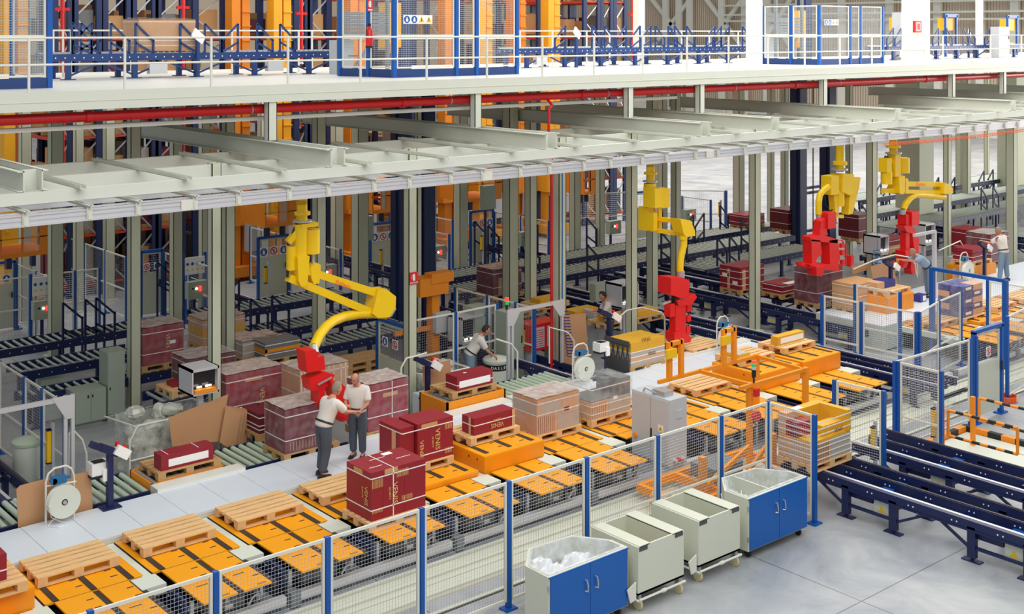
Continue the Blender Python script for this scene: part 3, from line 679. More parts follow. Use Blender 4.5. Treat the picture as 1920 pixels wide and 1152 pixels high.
handrail('white handrail behind the mezzanine conveyors, right part', [(XY(965, 30.4), 30.4), (XY(1400, 30.4), 30.4)], post_at=[(XY(p, 30.4), 30.4) for p in (975, 1036, 1100, 1143, 1202, 1278, 1330, 1384)], h=1.15)
# ------------------------------------------------------------------ mesh cages on the mezzanine
def cage(label, pts, h, mid=.95, kick=.2):
    t = thing('mesh_cage', label, 'mesh cage', (pts[0][0], pts[0][1], DZ))
    for x, y in pts:
        MB().box(x-.05, x+.05, y-.05, y+.05, DZ, DZ+h).build('post', 'post_blue', t, world=True)
    for a, b in zip(pts, pts[1:]):
        a = Vector(a); b = Vector(b); d = (b-a).normalized()*.07
        mb = MB(); panel_mb(mb, a+d, b-d, DZ+kick+.04, DZ+h-.02, .05, DZ+mid, wire=.008, m=(0, 1)); mb.bar((a.x+d.x, a.y+d.y, DZ+mid+.08), (b.x-d.x, b.y-d.y, DZ+mid+.08), .03, .04, 0)
        mb.build('mesh_panel', ['rail_white', 'zinc'], t, world=True)
        MB().bar((a.x, a.y, DZ+kick/2), (b.x, b.y, DZ+kick/2), .06, kick).build('kick_plate', 'mezz_blue', t, world=True)
    return t
cage('blue-posted mesh cage at the upper left corner of the mezzanine', [(4.6, 24.5), (6.9, 24.5), (8.7, 24.5), (8.6, 26.4)], 2.3)
c1 = cage('middle mesh cage on the mezzanine with warning signs and a fire extinguisher', [(16.65, 26.4), (16.95, 25.55), (17.05, 24.6), (18.95, 24.6), (19.6, 24.6), (21.0, 24.65), (22.5, 24.7)][0:6], 2.3)
c2 = cage('right-hand mesh cage on the mezzanine beside the broad white pillar', [(34.4, 27.1), (34.55, 26.0), (34.7, 24.95), (36.4, 24.9), (37.0, 24.9), (38.3, 24.85)], 2.02)
for i, k in enumerate(('man', 'blue', 'tri', 'tri')): sign(c1, 17.38+i*.22, 24.53, 8.92, .215, k)
for i, k in enumerate(('man', 'blue', 'tri', 'tri')): sign(c2, 34.95+i*.2, 24.85, 8.95, .2, k)
def extinguisher(label, x, y, z):
    t = thing('fire_extinguisher', label, 'fire extinguisher', (x, y, z))
    MB().lathe([(.02, 0), (.085, .01), (.09, .05), (.09, .42), (.06, .5), (.03, .53)], n=16).build('cylinder', 'pipe_red', t, True)
    MB().box(-.03, .03, -.03, .03, .53, .6).tube([(0, 0, .58), (-.1, -.02, .56), (-.12, -.04, .4), (-.11, -.05, .25)], .012, 6).build('valve_and_hose', 'black', t)
    MB().lathe([(.092, 0), (.092, .05)], n=16).build('foot_ring', 'black', t)
    return t
extinguisher('red fire extinguisher hanging on the middle mesh cage', 16.83, 25.35, 8.22)
def ext_sign(parent, x, y, z, w, h):
    mb = MB().box(x-w/2, x+w/2, y-.012, y-.004, z, z+h, 0).box(x-.045*w/.2, x+.03*w/.2, y-.016, y-.013, z+h*.35, z+h*.8, 1).box(x-.02, x+.01, y-.016, y-.013, z+h*.8, z+h*.92, 1).box(x-w*.38, x+w*.38, y-.016, y-.013, z+h*.08, z+h*.2, 1)
    mb.tube([(x-.01, y-.015, z+h*.85), (x-w*.3, y-.015, z+h*.8), (x-w*.34, y-.015, z+h*.4)], .006, 4, 1); return mb.build('extinguisher_sign', ['sign_red', 'white'], parent, world=True)
ext_sign(c1, 16.92, 25.45, 9.12, .16, .3)
# hose cabinet on the broad pillar
x, _, z = at(1722, 50, 25.4); t = thing('hose_cabinet', 'red fire hose cabinet on the broad white pillar', 'cabinet', (x, 25.4, z))
MB().box(-.22, .22, 0, .1, -.22, .22).build('box', 'sign_red', t); MB().box(-.13, .13, -.008, 0, -.16, .16).box(-.1, .1, -.012, -.008, -.12, .12, 1).build('window', ['paper', 'sign_red'], t)
# ------------------------------------------------------------------ navy conveyors on the mezzanine (run along X)
def x_conveyor(label, x0, x1, y, z0, ztop, wd=.9, m='mezz_blue', step=1.6, boxes=True, group=None, rollers=0):
    t = thing('pallet_conveyor', label, 'conveyor', (x0, y, z0), group=group)
    for s in (-1, 1):
        mb = MB().box(x0, x1, y+s*wd/2-.03, y+s*wd/2+.03, ztop-.17, ztop, 0); x = x0+.1
        while x < x1: mb.cyl((x, y+s*wd/2-.034, ztop-.09), (x, y+s*wd/2-.036, ztop-.09), .018, 6, 1); x += .22
        mb.build('side_frame', [m, 'white'], t, world=True)
    mb = MB(); x = x0+.06
    while x < x1-.05: mb.cyl((x, y-wd/2+.04, ztop+.01), (x, y+wd/2-.04, ztop+.01), .03, 6); x += .15
    mb.build('roller_bed', 'zinc', t, world=True)
    x = x0+.4
    while x < x1:
        for s in (-1, 1):
            mb = MB().box(x-.06, x+.06, y+s*wd/2-.05, y+s*wd/2+.05, z0, ztop-.17).box(x-.16, x+.16, y+s*wd/2-.08, y+s*wd/2+.08, z0, z0+.02); mb.build('leg', m, t, world=True)
        MB().bar((x, y-wd/2, z0+.08), (x+step*.5, y-wd/2, ztop-.2), .04, .04).bar((x+step, y-wd/2, z0+.08), (x+step*.5, y-wd/2, ztop-.2), .04, .04).build('brace', m, t, world=True)
        if boxes and int(x) % 3 == 0: MB().box(x+.35, x+.8, y-wd/2-.08, y-wd/2+.1, z0+.1, z0+.38).build('control_box', 'aluminium', t, world=True)
        x += step
    return t
def a_guard(label, px, y, z0, ztop, d=1, m='mezz_blue', w=.45, h=.72):
    """small triangular side guard standing over a conveyor; label follows its place"""
    x = XY(px, y) if px > 60 else px
    t = solo('side_guard', MB().bar((x, y, ztop-.15), (x, y, ztop+h), .045, .045).bar((x+d*w, y, ztop-.15), (x+d*w, y, ztop+h*.45), .045, .045).bar((x, y, ztop+h), (x+d*w, y, ztop+h*.4), .045, .045).bar((x, y, ztop+h*.35), (x+d*w, y, ztop), .045, .045), m, label, 'guard', (x, y, z0), 'triangular side guards on the conveyors')
    return t
x_conveyor('blue mezzanine conveyor at the upper left, with the big brown carton', XY(92, 28.4), XY(640, 28.4), 28.8, DZ, 8.1, wd=1.0)
x_conveyor('blue mezzanine conveyor between the middle cage and the broad pillar', XY(965, 28.8), XY(1402, 28.8), 29.2, DZ, 8.1, wd=1.0)
x_conveyor('dark blue mezzanine conveyor at the upper right', XY(1660, 27.5), XY(1930, 27.5), 27.9, DZ, 8.05, wd=1.0)
gp = [(135, 1), (152, 1), (172, -1), (208, 1), (254, 1), (338, 1), (384, 1), (446, -1), (482, 1), (525, 1)]
gq = [(1060, -1), (1110, 1), (1134, 1), (1174, -1), (1200, -1), (1220, -1), (1229, 1), (1253, 1), (1265, 1), (1287, 1), (1340, -1), (1352, -1), (1367, -1), (1392, 1)]
gr = [(1675, -1), (1690, -1), (1760, -1), (1775, 1), (1806, 1), (1818, 1), (1856, -1)]
for lst, nm, Y, zt_ in ((gp, 'left mezzanine conveyor', 28.3, 8.1), (gq, 'middle mezzanine conveyor', 28.7, 8.1), (gr, 'right mezzanine conveyor', 27.4, 8.05)):
    for i, (px, d) in enumerate(lst): a_guard('blue triangular guard, %s from the left on the %s' % (ORD[i], nm), px, Y, DZ, zt_, d)
# big carton travelling on the left conveyor
x, _, z = at(320, 100, 28.8)
load('big brown wrapped carton travelling on the upper left conveyor', 'carton', [(XY(262, 28.3), XY(368, 28.3), 28.35, 29.3, 8.15, 8.92, 'kraft')], (8.28, 8.4, 8.86), 'stretch_film')
# white reader plates on stands beside the mezzanine conveyors
for px, py, lab in ((372, 68, 'tilted white reader plate beside the big brown carton'), (1082, 62, 'tilted white reader plate on the middle mezzanine conveyor'), (1818, 62, 'tilted white reader plate on the right mezzanine conveyor')):
    x, _, z = at(px, py, 28.1); t = thing('scanner_stand', lab, 'scanner', (x, 28.1, DZ))
    MB().cbox(0, 0, z-DZ, .4, .04, .22, rz=.3, ry=.6).build('plate', 'paper', t); MB().box(-.04, .04, 0, .08, 0, z-DZ-.05).build('post', 'mezz_blue', t)
# cage machinery: dark slatted lift gate, yellow stacker and grey cabinets inside
for x0, lab in ((17.0, 'grey slatted roller gate and yellow hoist inside the middle mezzanine cage'), (35.0, 'grey slatted roller gate and yellow hoist inside the right mezzanine cage')):
    t = thing('pallet_lift', lab, 'lift', (x0, 27.0, DZ)); mb = MB()
    for i in range(7): mb.box(0, 1.5, -.03, .03, .95+i*.1, 1.03+i*.1)
    mb.build('slat_gate', 'machine_grey', t)
    for a in (0, 1.5): MB().box(a-.04, a+.04, -.05, .05, 0, 2.6).build('guide_post', 'machine_grey', t)
    MB().box(1.7, 2.15, .3, .7, .7, 1.9).box(1.8, 2.0, .2, .5, .55, .8).build('hoist', 'crane_yellow', t); MB().box(2.15, 2.5, .3, .7, 0, 2.8).build('mast', 'rack_blue', t)
    MB().box(.2, .7, .4, .8, 0, .9).build('cabinet', 'cabinet_grey', t)
    MB().bar((.1, -.3, 0), (.9, -.3, 1.0), .05, .05).bar((.1, -.3, .15), (.8, -.3, .15), .04, .04).bar((.1, -.3, .5), (.8, -.3, .5), .04, .04).build('step_frame', 'machine_grey', t)
x, _, z = at(1820, 60, 29.6)
for px, lab in ((1695, 'dark blue and orange transfer machine behind the broad pillar'), (1785, 'blue portal machine with yellow drum panels at the upper right'), (1900, 'blue portal with yellow panels cut by the right edge')):
    X = XY(px, 29.8); t = thing('portal_machine', lab, 'machine', (X, 29.8, DZ))
    MB().box(-.5, -.4, 0, .1, 0, 1.9).box(.4, .5, 0, .1, 0, 1.9).box(-.55, .55, 0, .1, 1.8, 1.95).build('portal', 'post_blue', t); MB().box(-.38, .38, .1, .5, 1.2, 1.75).box(-.38, .38, .1, .5, .35, .6).build('yellow_panel', 'crane_yellow', t)
for px, Y, w2, h2, lab in ((1686, 27.6, .4, 1.9, 'white cabinet left of the broad pillar with the hose box'), (1875, 27.0, .9, 1.35, 'white control cabinet at the upper right')):
    X = XY(px, Y); t = thing('control_cabinet', lab, 'cabinet', (X, Y, DZ)); MB().box(-w2/2, w2/2, -.2, .2, 0, h2).build('body', 'cabinet_grey', t); MB().box(w2/2-.1, w2/2-.06, -.22, -.2, h2*.6, h2*.7).build('handle', 'black', t)
# ------------------------------------------------------------------ racks and stacker cranes
RY = 39.5; lv = [.4, 2.0, 3.6, 5.2, 6.8, 8.4, 10.0]
def rack(label, x0, x1, y0, full, seed, depth=2):
    """one rack bay seen from its end: uprights, bracing, red beams"""
    rnd = random.Random(seed); t = thing('storage_rack', label, 'rack', (x0, y0, 0), group='pallet racks')
    for k in range(depth+1):
        for x in (x0, x1): MB().box(x-.11, x+.11, y0+k*2.7-.06, y0+k*2.7+.06, 0, 11.5).build('upright', 'rack_blue', t, world=True)
    mb = MB(); z = .3; s = 0
    while z < 11: mb.bar((x0 if s else x1, y0, z), (x1 if s else x0, y0, z+.8), .03, .05); z += .8; s = 1-s
    mb.build('bracing', 'zinc', t, world=True)
    mb = MB()
    for z in lv:
        for x in (x0, x1): mb.box(x-.03, x+.03, y0, y0+depth*2.7, z-.1, z)
        mb.box(x0, x1, y0-.02, y0+.04, z-.06, z)
    mb.build('beams', 'beam_red', t, world=True)
    for i, z in enumerate(lv):
        mb = MB(); rows = range(depth)
        for kx in rows:
            for yy in (.15, 1.4):
                if rnd.random() < full:
                    a = y0+kx*2.7+yy; h = rnd.uniform(.45, 1.15)
                    mb.box(x0+.14, x1-.14, a, a+1.1, z+.14, z+.14+h, rnd.choice((0, 1, 1, 2, 3))); mb.box(x0+.1, x1-.1, a, a+.12, z, z+.13, 4).box(x0+.1, x1-.1, a+.95, a+1.1, z, z+.13, 4)
        if mb.v:
            g = tag(mb.build('stored_loads', ['tile_box', 'kraft', 'maroon_dark', 'tile_grey', 'pallet_old'], loc=(x0, y0, z)), 'far pallet loads on the %s level of %s' % (ORD[i], label.replace('blue storage rack bay, ', 'rack bay ')), 'pallet load', 'loads stored in the racks', 'stuff')
    return t
rk = [(97, 140), (185, 247), (290, 343), (345, 362), (372, 420), (562, 617), (1060, 1092), (1100, 1128), (1130, 1150), (1150, 1178)]
rk = [(102, 132), (140, 186), (196, 242), (250, 290), (296, 342), (366, 418), (555, 575), (580, 616), (640, 660), (745, 775), (800, 830), (1010, 1038), (1096, 1122), (1128, 1146), (1152, 1172)]
for i, (a, b) in enumerate(rk): rack('blue storage rack bay, %s from the left' % ORD[i], XY(a, RY), XY(b, RY), RY, .85, i)
def crane(label, px, Y, cabpx=None, yel=False):
    x = XY(px, Y); m = 'crane_yellow' if yel else 'crane_orange'
    t = thing('stacker_crane', label, 'stacker crane', (x, Y, 0), group='stacker cranes between the racks')
    MB().box(-.35, -.02, 0, .5, 0, 12).build('mast', m, t)
    mb = MB().box(.1, .4, .1, .4, 0, 12)
    for k in range(24): mb.box(.08, .42, .05, .1, .3+k*.5, .34+k*.5)
    mb.build('ladder_mast', m, t)
    MB().box(-.5, .6, -.1, .7, 1.9, 2.9).box(-.35, -.25, -.16, -.1, 2.5, 2.7).build('hoist_housing', m, t)
    MB().box(-.6, .7, -.3, 1.2, .15, .5).build('base_frame', m, t)
    MB().box(.1, .65, -.25, -.02, 1.0, 2.0).build('control_box', 'aluminium', t)
    return t
for i, (px, yel, Y) in enumerate(((30, True, 38.6), (452, False, 38.6), (530, True, 38.2), (672, False, 38.5), (848, False, 38.5), (912, True, 39), (975, False, 38.8), (1040, True, 38.4))):
    crane('orange stacker crane mast, %s from the left' % ORD[i], px, Y, yel=yel)
def cabin(label, p0, p1, ytop, ybot, Y, deep=1.6):
    x0 = XY(p0, Y); x1 = XY(p1, Y); z0 = AY(p0, ybot, Y)[1]; z1 = AY(p0, ytop, Y)[1]
    t = thing('crane_cabin', label, 'cabin', (x0, Y, z0), group='orange operator cabins of the cranes')
    W = x1-x0; Hh = z1-z0
    MB().box(0, W, 0, deep, 0, .12).build('cabin_floor', 'crane_orange', t); MB().box(0, W, 0, deep, Hh-.05, Hh).build('roof', 'crane_orange', t)
    MB().box(0, .05, 0, deep, .12, Hh-.05).build('side_panel', 'crane_orange', t); MB().box(W-.3, W, 0, .05, .12, Hh-.05).box(W*.42, W*.46, 0, .05, .12, Hh-.05).box(0, W, 0, .04, Hh*.5, Hh*.53).build('front_frame', 'crane_orange', t)
    mb = MB()
    for k in range(14): mb.box(W*.46+(W*.54-.3)*k/14, W*.46+(W*.54-.3)*k/14+.012, .02, .03, .12, Hh)
    mb.build('wire_screen', 'zinc', t)
    MB().box(W*.2, W*.3, .3, .5, -.35, 0).box(W*.7, W*.78, .3, .5, -.35, 0).build('support_arm', 'rack_blue', t)
    return t
for i, a in enumerate(((0, 95, 418, 487, 34.5), (497, 556, 376, 428, 34.5), (698, 738, 340, 402, 34.5), (876, 941, 318, 380, 34.5), (1095, 1118, 312, 366, 36), (1062, 1090, 316, 368, 38.2))):
    cabin('orange crane cabin hanging over the fence, %s from the left' % ORD[i], *a)
# vertical pallet lifts: thick navy double columns
for i, (pa, pb, Y, lab) in enumerate(((752, 797, 30.0, 'tall lift with two thick navy columns left of centre'), (1497, 1552, 29.5, 'tall lift with two thick navy columns at the right, behind the red gripper frame'))):
    xa = XY(pa, Y); xb = XY(pb, Y); t = thing('pallet_lift', lab, 'lift', (xa, Y, 0)); wd = .42
    for x in (xa, xb): MB().box(x-wd/2, x+wd/2, Y-.25, Y+.25, 0, 7.1).box(x-wd/2-.06, x-wd/2, Y-.1, Y+.1, 0, 7.1).build('column', 'rack_blue', t, world=True)
    for z in (2.2, 2.4, .7): MB().box(xa, xb, Y-.05, Y+.05, z, z+.1).build('cross_tie', 'rack_blue', t, world=True)
    MB().tube([((xa+xb)/2-.15, Y-.1, 0), ((xa+xb)/2-.15, Y-.1, 7)], .025, 6).build('chain', 'chain_dark', t, world=True)
    if i: MB().box(xb+.2, xb+.9, Y-.3, Y, 4.2, 4.5).build('drive', 'crane_orange', t, world=True)
# fence, platforms of the far wall: diagonal bracing and pillars at the end wall
tt = thing('wall_bracing', 'pale diagonal steel bracing and pipe rack on the far end wall', 'bracing', (81, 40, 0))
XW = 94.0
mb = MB()
for px0, px1 in ((1210, 1310), (1310, 1410), (1410, 1500)):
    ya, yb = AX(px0, 0, XW)[0], AX(px1, 0, XW)[0]; mb.bar((XW, ya, 6), (XW, yb, 13), .3, .4); mb.bar((XW, yb, 6), (XW, ya, 13), .3, .4)
mb.build('diagonal', 'rail_white', tt, world=True)
mb = MB()
for px in (1250, 1275, 1295, 1355, 1398, 1440, 1500, 1580, 1670, 1760, 1840, 1905): y = AX(px, 0, XW)[0]; mb.box(XW-.3, XW, y-.35, y+.35, 0, 16)
mb.build('wall_column', 'rail_white', tt, world=True)
mb = MB()
for z in (10.3, 9.7, 11.2): mb.bar((XW-1, 20, z), (XW-1, 78, z), .2, .16)
mb.build('pipe_rack', 'steel_paint', tt, world=True)
# ================================================================== roller conveyors along X
ROL = {}
def roller_conveyor(label, x0, x1, y0, y1, ztop=.72, pitch=.2, m='roller_steel', r=.035, legs=True):
    t = thing('roller_conveyor', label, 'roller conveyor', (x0, y0, 0))
    for y in (y0-.03, y1+.03):
        mb = MB().box(x0, x1, y-.03, y+.03, ztop-.2, ztop, 0); x = x0+.12
        while x < x1: mb.cyl((x, y-.034, ztop-.1), (x, y-.036, ztop-.1), .014, 6, 1); x += .3
        mb.build('side_frame', ['navy', 'white'], t, world=True)
    key = round(y1-y0, 2), r, m
    if key not in ROL:
        me = MB().cyl((0, 0, 0), (0, y1-y0, 0), r, 10).build('roller', m, None, True); ROL[key] = me.data; bpy.data.objects.remove(me)
    x = x0+.1; i = 0; n = int((x1-x0-.1)/pitch)
    if n > 96: pitch = (x1-x0-.1)/96
    while x < x1-.04:
        o = bpy.data.objects.new('roller', ROL[key]); COL.objects.link(o); o.parent = t; o.location = (x-x0, 0, ztop-.03); x += pitch
    if legs:
        x = x0+.3
        while x < x1:
            for y in (y0, y1): MB().box(x-.05, x+.05, y-.04, y+.04, 0, ztop-.2).box(x-.12, x+.12, y-.06, y+.06, 0, .02).build('leg', 'navy', t, world=True)
            x += 1.9
        MB().box(x0+.5, x0+.95, y0+.02, y0+.3, .12, .45).build('control_box', 'cabinet_green', t, world=True)
    return t
RC = [('left roller conveyor just behind the low green cabinet', 9.0, 13.2, 26.98, 27.45), ('left roller conveyor with thick rollers, second row back', 9.6, 12.5, 28.95, 29.85), ('left roller conveyor third row back, passing behind the columns', 7.6, 14.6, 31.3, 32.15),
      ('roller conveyor left of centre, between the wrapped loads and the yellow arm', 14.6, 19.6, 28.65, 29.6), ('roller conveyor just right of the front left-centre columns, near the navy lift', 15.4, 19.2, 26.5, 27.4), ('roller conveyor left of centre, furthest row back', 15.4, 20.2, 31.4, 32.4),
      ('long pale roller conveyor rising to the right in the middle of the hall', 22.6, 39.0, 29.2, 30.4), ('second long pale roller conveyor behind the first', 23.6, 41.0, 31.2, 32.3), ('short roller conveyor behind the maroon and kraft cartons', 31.1, 37.5, 26.9, 28.0)]
for lab, a, b, c, d in RC: roller_conveyor(lab, a, b, c, d, .75)
roller_conveyor('right-hand roller conveyor under the tall guards, behind the man in white', 43.5, 60.0, 27.6, 28.9, .75); roller_conveyor('far right upper roller conveyor', 46.5, 66.0, 31.4, 32.8, 1.2); roller_conveyor('far right middle roller conveyor', 44.5, 62.0, 29.6, 30.8, .95)
for i, (a, b) in enumerate(((5.4, 8.95), (10.5, 12.95), (17.0, 19.3), (21.3, 24.6))):
    roller_conveyor('roller bed at walkway level behind the white plates, %s from the left' % ORD[i], a, b, 20.35 if i != 1 else 20.3, 21.45, .64, pitch=.17, m='roller_cover', r=.05, legs=False)
# ------------------------------------------------------------------ chain conveyors running towards the camera (along Y)
def y_conveyor(label, rails, y0, y1, ztop=.66, strip=(0,), m='navy', step=2.4, boxes=True, legh=True):
    t = thing('chain_conveyor', label, 'conveyor', (rails[0], y0, 0))
    for i, x in enumerate(rails):
        mb = MB().box(x-.045, x+.045, y0, y1, ztop-.16, ztop, 0).box(x-.06, x+.06, y0, y1, ztop-.17, ztop-.14, 0); y = y0+.15
        while y < y1: 
            for q in (0, .09): mb.cyl((x-.047, y+q, ztop-.08), (x-.051, y+q, ztop-.08), .014, 6, 1)
            y += .8
        mb.build('rail', [m, 'white'], t, world=True)
        if i in strip: MB().box(x+.05, x+.11, y0, y1, ztop-.03, ztop+.004).build('wear_strip', 'aluminium', t, world=True)
        else: MB().box(x-.02, x+.02, y0, y1, ztop, ztop+.012).build('chain', 'chain_dark', t, world=True)
    y = y0+.55; k = 0
    while y < y1:
        for yy in (y, y+.95):
            if yy > y1: continue
            for x in (rails[0], rails[-1]): MB().box(x-.045, x+.045, yy-.07, yy+.07, .06, ztop-.1).box(x-.02, x+.02, yy-.02, yy+.02, .02, .08).box(x-.07, x+.07, yy-.16, yy+.16, .0, .02).build('leg', m, t, world=True)
            MB().box(rails[0], rails[-1], yy-.03, yy+.03, ztop-.28, ztop-.2).build('cross_member', m, t, world=True)
        if y+.95 < y1: MB().box(rails[0]-.02, rails[0]+.02, y, y+.95, .2, .25).build('foot_tie', m, t, world=True)
        MB().bar((rails[0], y+.95, .18), (rails[0], y+1.55, ztop-.15), .04, .04).bar((rails[0], y+step, .18), (rails[0], y+1.75, ztop-.15), .04, .04).build('brace', m, t, world=True)
        if boxes:
            MB().box(rails[0]+.05, rails[0]+.3, y+.12, y+.42, .2, .5, 0).face([(rails[0]+.048, y+.2, .26), (rails[0]+.048, y+.34, .26), (rails[0]+.048, y+.27, .38)], 1).build('control_box', ['bin_cream', 'sign_yellow'], t, world=True)
            MB().box(rails[0]+.05, rails[0]+.2, y+.45, y+.9, ztop-.3, ztop-.12).build('motor_cover', m, t, world=True)
            MB().box(rails[0]+.3, rails[-1]-.1, y+.3, y+.5, ztop-.18, ztop-.12).box(rails[0]+.2, rails[0]+.5, y+1.2, y+1.4, ztop-.2, ztop-.15).build('crossing_plate', 'post_blue' if m == 'navy' and y1 < 14.5 else m, t, world=True)
        y += step
    return t
y_conveyor('front chain conveyor with a white top strip, leaving to the lower right', [18.6, 19.15, 19.62], 6.5, 14.2)
y_conveyor('second chain conveyor at the lower right, next to the striped barriers', [20.42, 20.98, 21.55], 6.5, 13.9)
y_conveyor('long navy chain conveyor at the right end of the orange plates', [25.22, 25.7, 26.1], 15.0, 28.5, .62, strip=(0, 2))
y_conveyor('long navy chain conveyor on tall crossed legs, behind the white walkway', [28.45, 29.0], 18.9, 29.0, .62, strip=(1,))
y_conveyor('navy chain conveyor behind, carrying the maroon and kraft cartons', [30.3, 30.75, 31.3], 20.3, 29.0, .62, strip=(0,), boxes=False)
y_conveyor('navy chain conveyor crossing below the middle portal', [19.45, 20.1], 20.4, 28.4, .6, strip=(0,), boxes=False)
y_conveyor('navy chain conveyor between the middle portal and the man at the console', [21.5, 22.1], 23.2, 29.0, .6, strip=(1,), boxes=False)
y_conveyor('navy chain conveyor at the left edge behind the mesh fence', [6.4, 6.9, 7.45], 20.3, 27.5, .62, strip=(1,))
y_conveyor('navy chain conveyor right of centre, beyond the tall legs', [24.0, 24.5], 25.0, 29.1, .6, strip=(0,), boxes=False)
y_conveyor('wide navy conveyor at the far right behind the people', [44.5, 45.2, 46.0], 21.0, 27.5, .62, strip=(0,), boxes=False)
y_conveyor('far left-centre navy conveyor leading to the back doors', [17.0, 17.55], 32.6, 38.0, .7, strip=(1,), boxes=False)
y_conveyor('navy conveyor leading to the back doors behind the yellow arm', [22.9, 23.5], 32.6, 38.0, .7, strip=(1,), boxes=False)
y_conveyor('navy conveyor leading to the back doors right of the navy lift', [28.6, 29.2], 32.6, 37.0, .7, strip=(1,), boxes=False)
# tall guards standing over the lower conveyors
gl = [(118, 31.3, 1), (160, 31.3, 1), (180, 31.3, 1), (295, 35.0, 1), (310, 35.0, 1), (378, 34.0, -1), (470, 28.6, 1), (510, 28.6, 1), (448, 31, -1), (890, 35, 1), (915, 34.0, 1), (1008, 33, -1), (990, 30.0, 1), (1101, 28.9, 1), (1240, 29.0, 1), (1270, 29, 1), (1300, 31, -1), (1320, 31, -1), (1350, 32, 1), (1390, 29, 1), (1345, 27, 1), (1368, 27, 1), (1100, 33, 1),
      (1652, 32, -1), (1668, 31.5, -1), (1595, 29, 1), (1612, 29, 1), (1760, 31.5, -1), (1790, 31, -1), (1805, 31, 1), (1845, 31.5, -1), (1862, 31.5, -1), (1840, 28, 1), (1862, 28, 1)]
for i, (px, Y, d) in enumerate(gl):
    z = .75; x = XY(px, Y); h = .95
    side = ORD[i % 28] if i < 28 else ORD[i-28]
    lab = ('dark sloping hand guard over the lower conveyors, %s from the left' % side) if i < 23 else 'dark sloping hand guard over the right-hand conveyors, %s of that group' % ORD[i-23]
    solo('hand_guard', MB().bar((x, Y, .0), (x, Y, z+h), .05, .05).bar((x+d*.5, Y, .0), (x+d*.5, Y, z+h*.55), .05, .05).bar((x, Y, z+h), (x+d*.5, Y, z+h*.5), .05, .05).bar((x, Y, z+h*.3), (x+d*.5, Y, z-.05), .05, .05), 'navy', lab, 'guard', (x, Y, 0), 'sloping guards over the lower conveyors')
# ------------------------------------------------------------------ back doors, side fences, boards and control boxes
dr = [(0, 28, 492, ('man',)), (264, 304, 472, ('no', 'man')), (484, 540, 446, ('blue', 'no', 'man')), (694, 740, 420, ('blue', 'no', 'man')), (882, 924, 397, ('blue', 'no', 'man')), (1190, 1226, 361, ('blue',))]
for i, (pa, pb, py, sg) in enumerate(dr):
    x0, y0 = G(pa, py, 2.0); x1 = XY(pb, y0)
    if pa == 0: x0 -= .35
    t = thing('safety_door', 'grey door with safety signs under a blue bar, %s from the left at the back of the hall' % ORD[i], 'door', (x0, y0, 0), group='grey safety doors at the back')
    MB().box(x0-.04, x0+.04, y0-.04, y0+.04, 0, 2).build('post', 'post_blue', t, world=True); MB().box(x1-.04, x1+.04, y0-.04, y0+.04, 0, 2).build('post', 'post_blue', t, world=True)
    MB().box(x0, x1, y0-.04, y0+.04, 1.94, 2.02).build('top_bar', 'post_blue', t, world=True)
    mb = MB(); panel_mb(mb, (x0+.05, y0), (x1-.05, y0), .1, 1.9, .07, None, sheet=1.35, m=(0, 1, 0)); mb.build('door_leaf', ['column_paint', 'zinc'], t, world=True)
    w_ = (x1-x0)
    for k, s in enumerate(sg): sign(t, x0+w_*(k+.5)/len(sg) if len(sg) > 1 else x1-.25, y0-.03, 1.52, min(.3, w_/3.2), s)
    MB().box(x1-.12, x1-.08, y0-.08, y0-.03, .95, 1.1).build('handle', 'black', t, world=True)
    fence('mesh panels beside the %s back door from the left' % ORD[i], [(x1+.08, y0-.02), (x1+.1, y0-1.5), (x1+.12, y0-3.0)], h=1.9, mid=1.0, pitch=.07, s=.06)
fence('tall see-through mesh fence running back towards the racks at the left', [(14.72, 40.2), (14.72, 38.3), (14.74, 36.7), (14.76, 35.2)], h=1.95, mid=.95, pitch=.07, s=.06)
fence('mesh fence with a top rail from the left-centre columns to the back', [(20.3, 37.9), (20.3, 36.1), (20.32, 34.2)], h=1.95, mid=.95, pitch=.07, s=.06)
fence('distant mesh fence under the middle cabins', [(26.5, 38.5), (26.5, 36.5), (26.5, 34.6)], h=1.95, mid=.95, pitch=.07, s=.06)
fence('distant mesh fence in front of the bright hall floor, with thin blue posts', [(33.5, 37.2), (38.2, 35.6), (40.2, 33.6)], h=1.95, mid=.95, pitch=.08, s=.09)
fence('dark mesh panels beside the first left column, left of the sign board', [(10.6, 34.4), (11.7, 34.4), (12.9, 34.3), (13.6, 34.3)], h=1.9, mid=1.0, pitch=.06, s=.06)
def control_box(label, px, py, z, w_=.55, h_=.5, lamp=True, post=True):
    x, y = G(px, py, z); t = thing('control_box', label, 'control box', (x, y, z-h_/2), group='green control boxes')
    MB().box(-w_/2, w_/2, -.12, .12, 0, h_).build('housing', 'cabinet_green', t)
    if lamp:
        MB().cyl((-.05, -.12, h_*.6), (-.05, -.14, h_*.6), .03, 8).build('lamp', 'lamp_white', t); MB().cyl((.06, -.12, h_*.66), (.06, -.15, h_*.66), .035, 8).cyl((.06, -.12, h_*.5), (.06, -.15, h_*.5), .035, 8).build('indicator', 'lamp_red', t)
        MB().cyl((-.16, -.12, h_*.62), (-.16, -.14, h_*.62), .03, 8).build('knob', 'black', t)
    if post: MB().box(-.04, .04, .12, .18, -(z-h_/2), h_).build('post', 'navy', t)
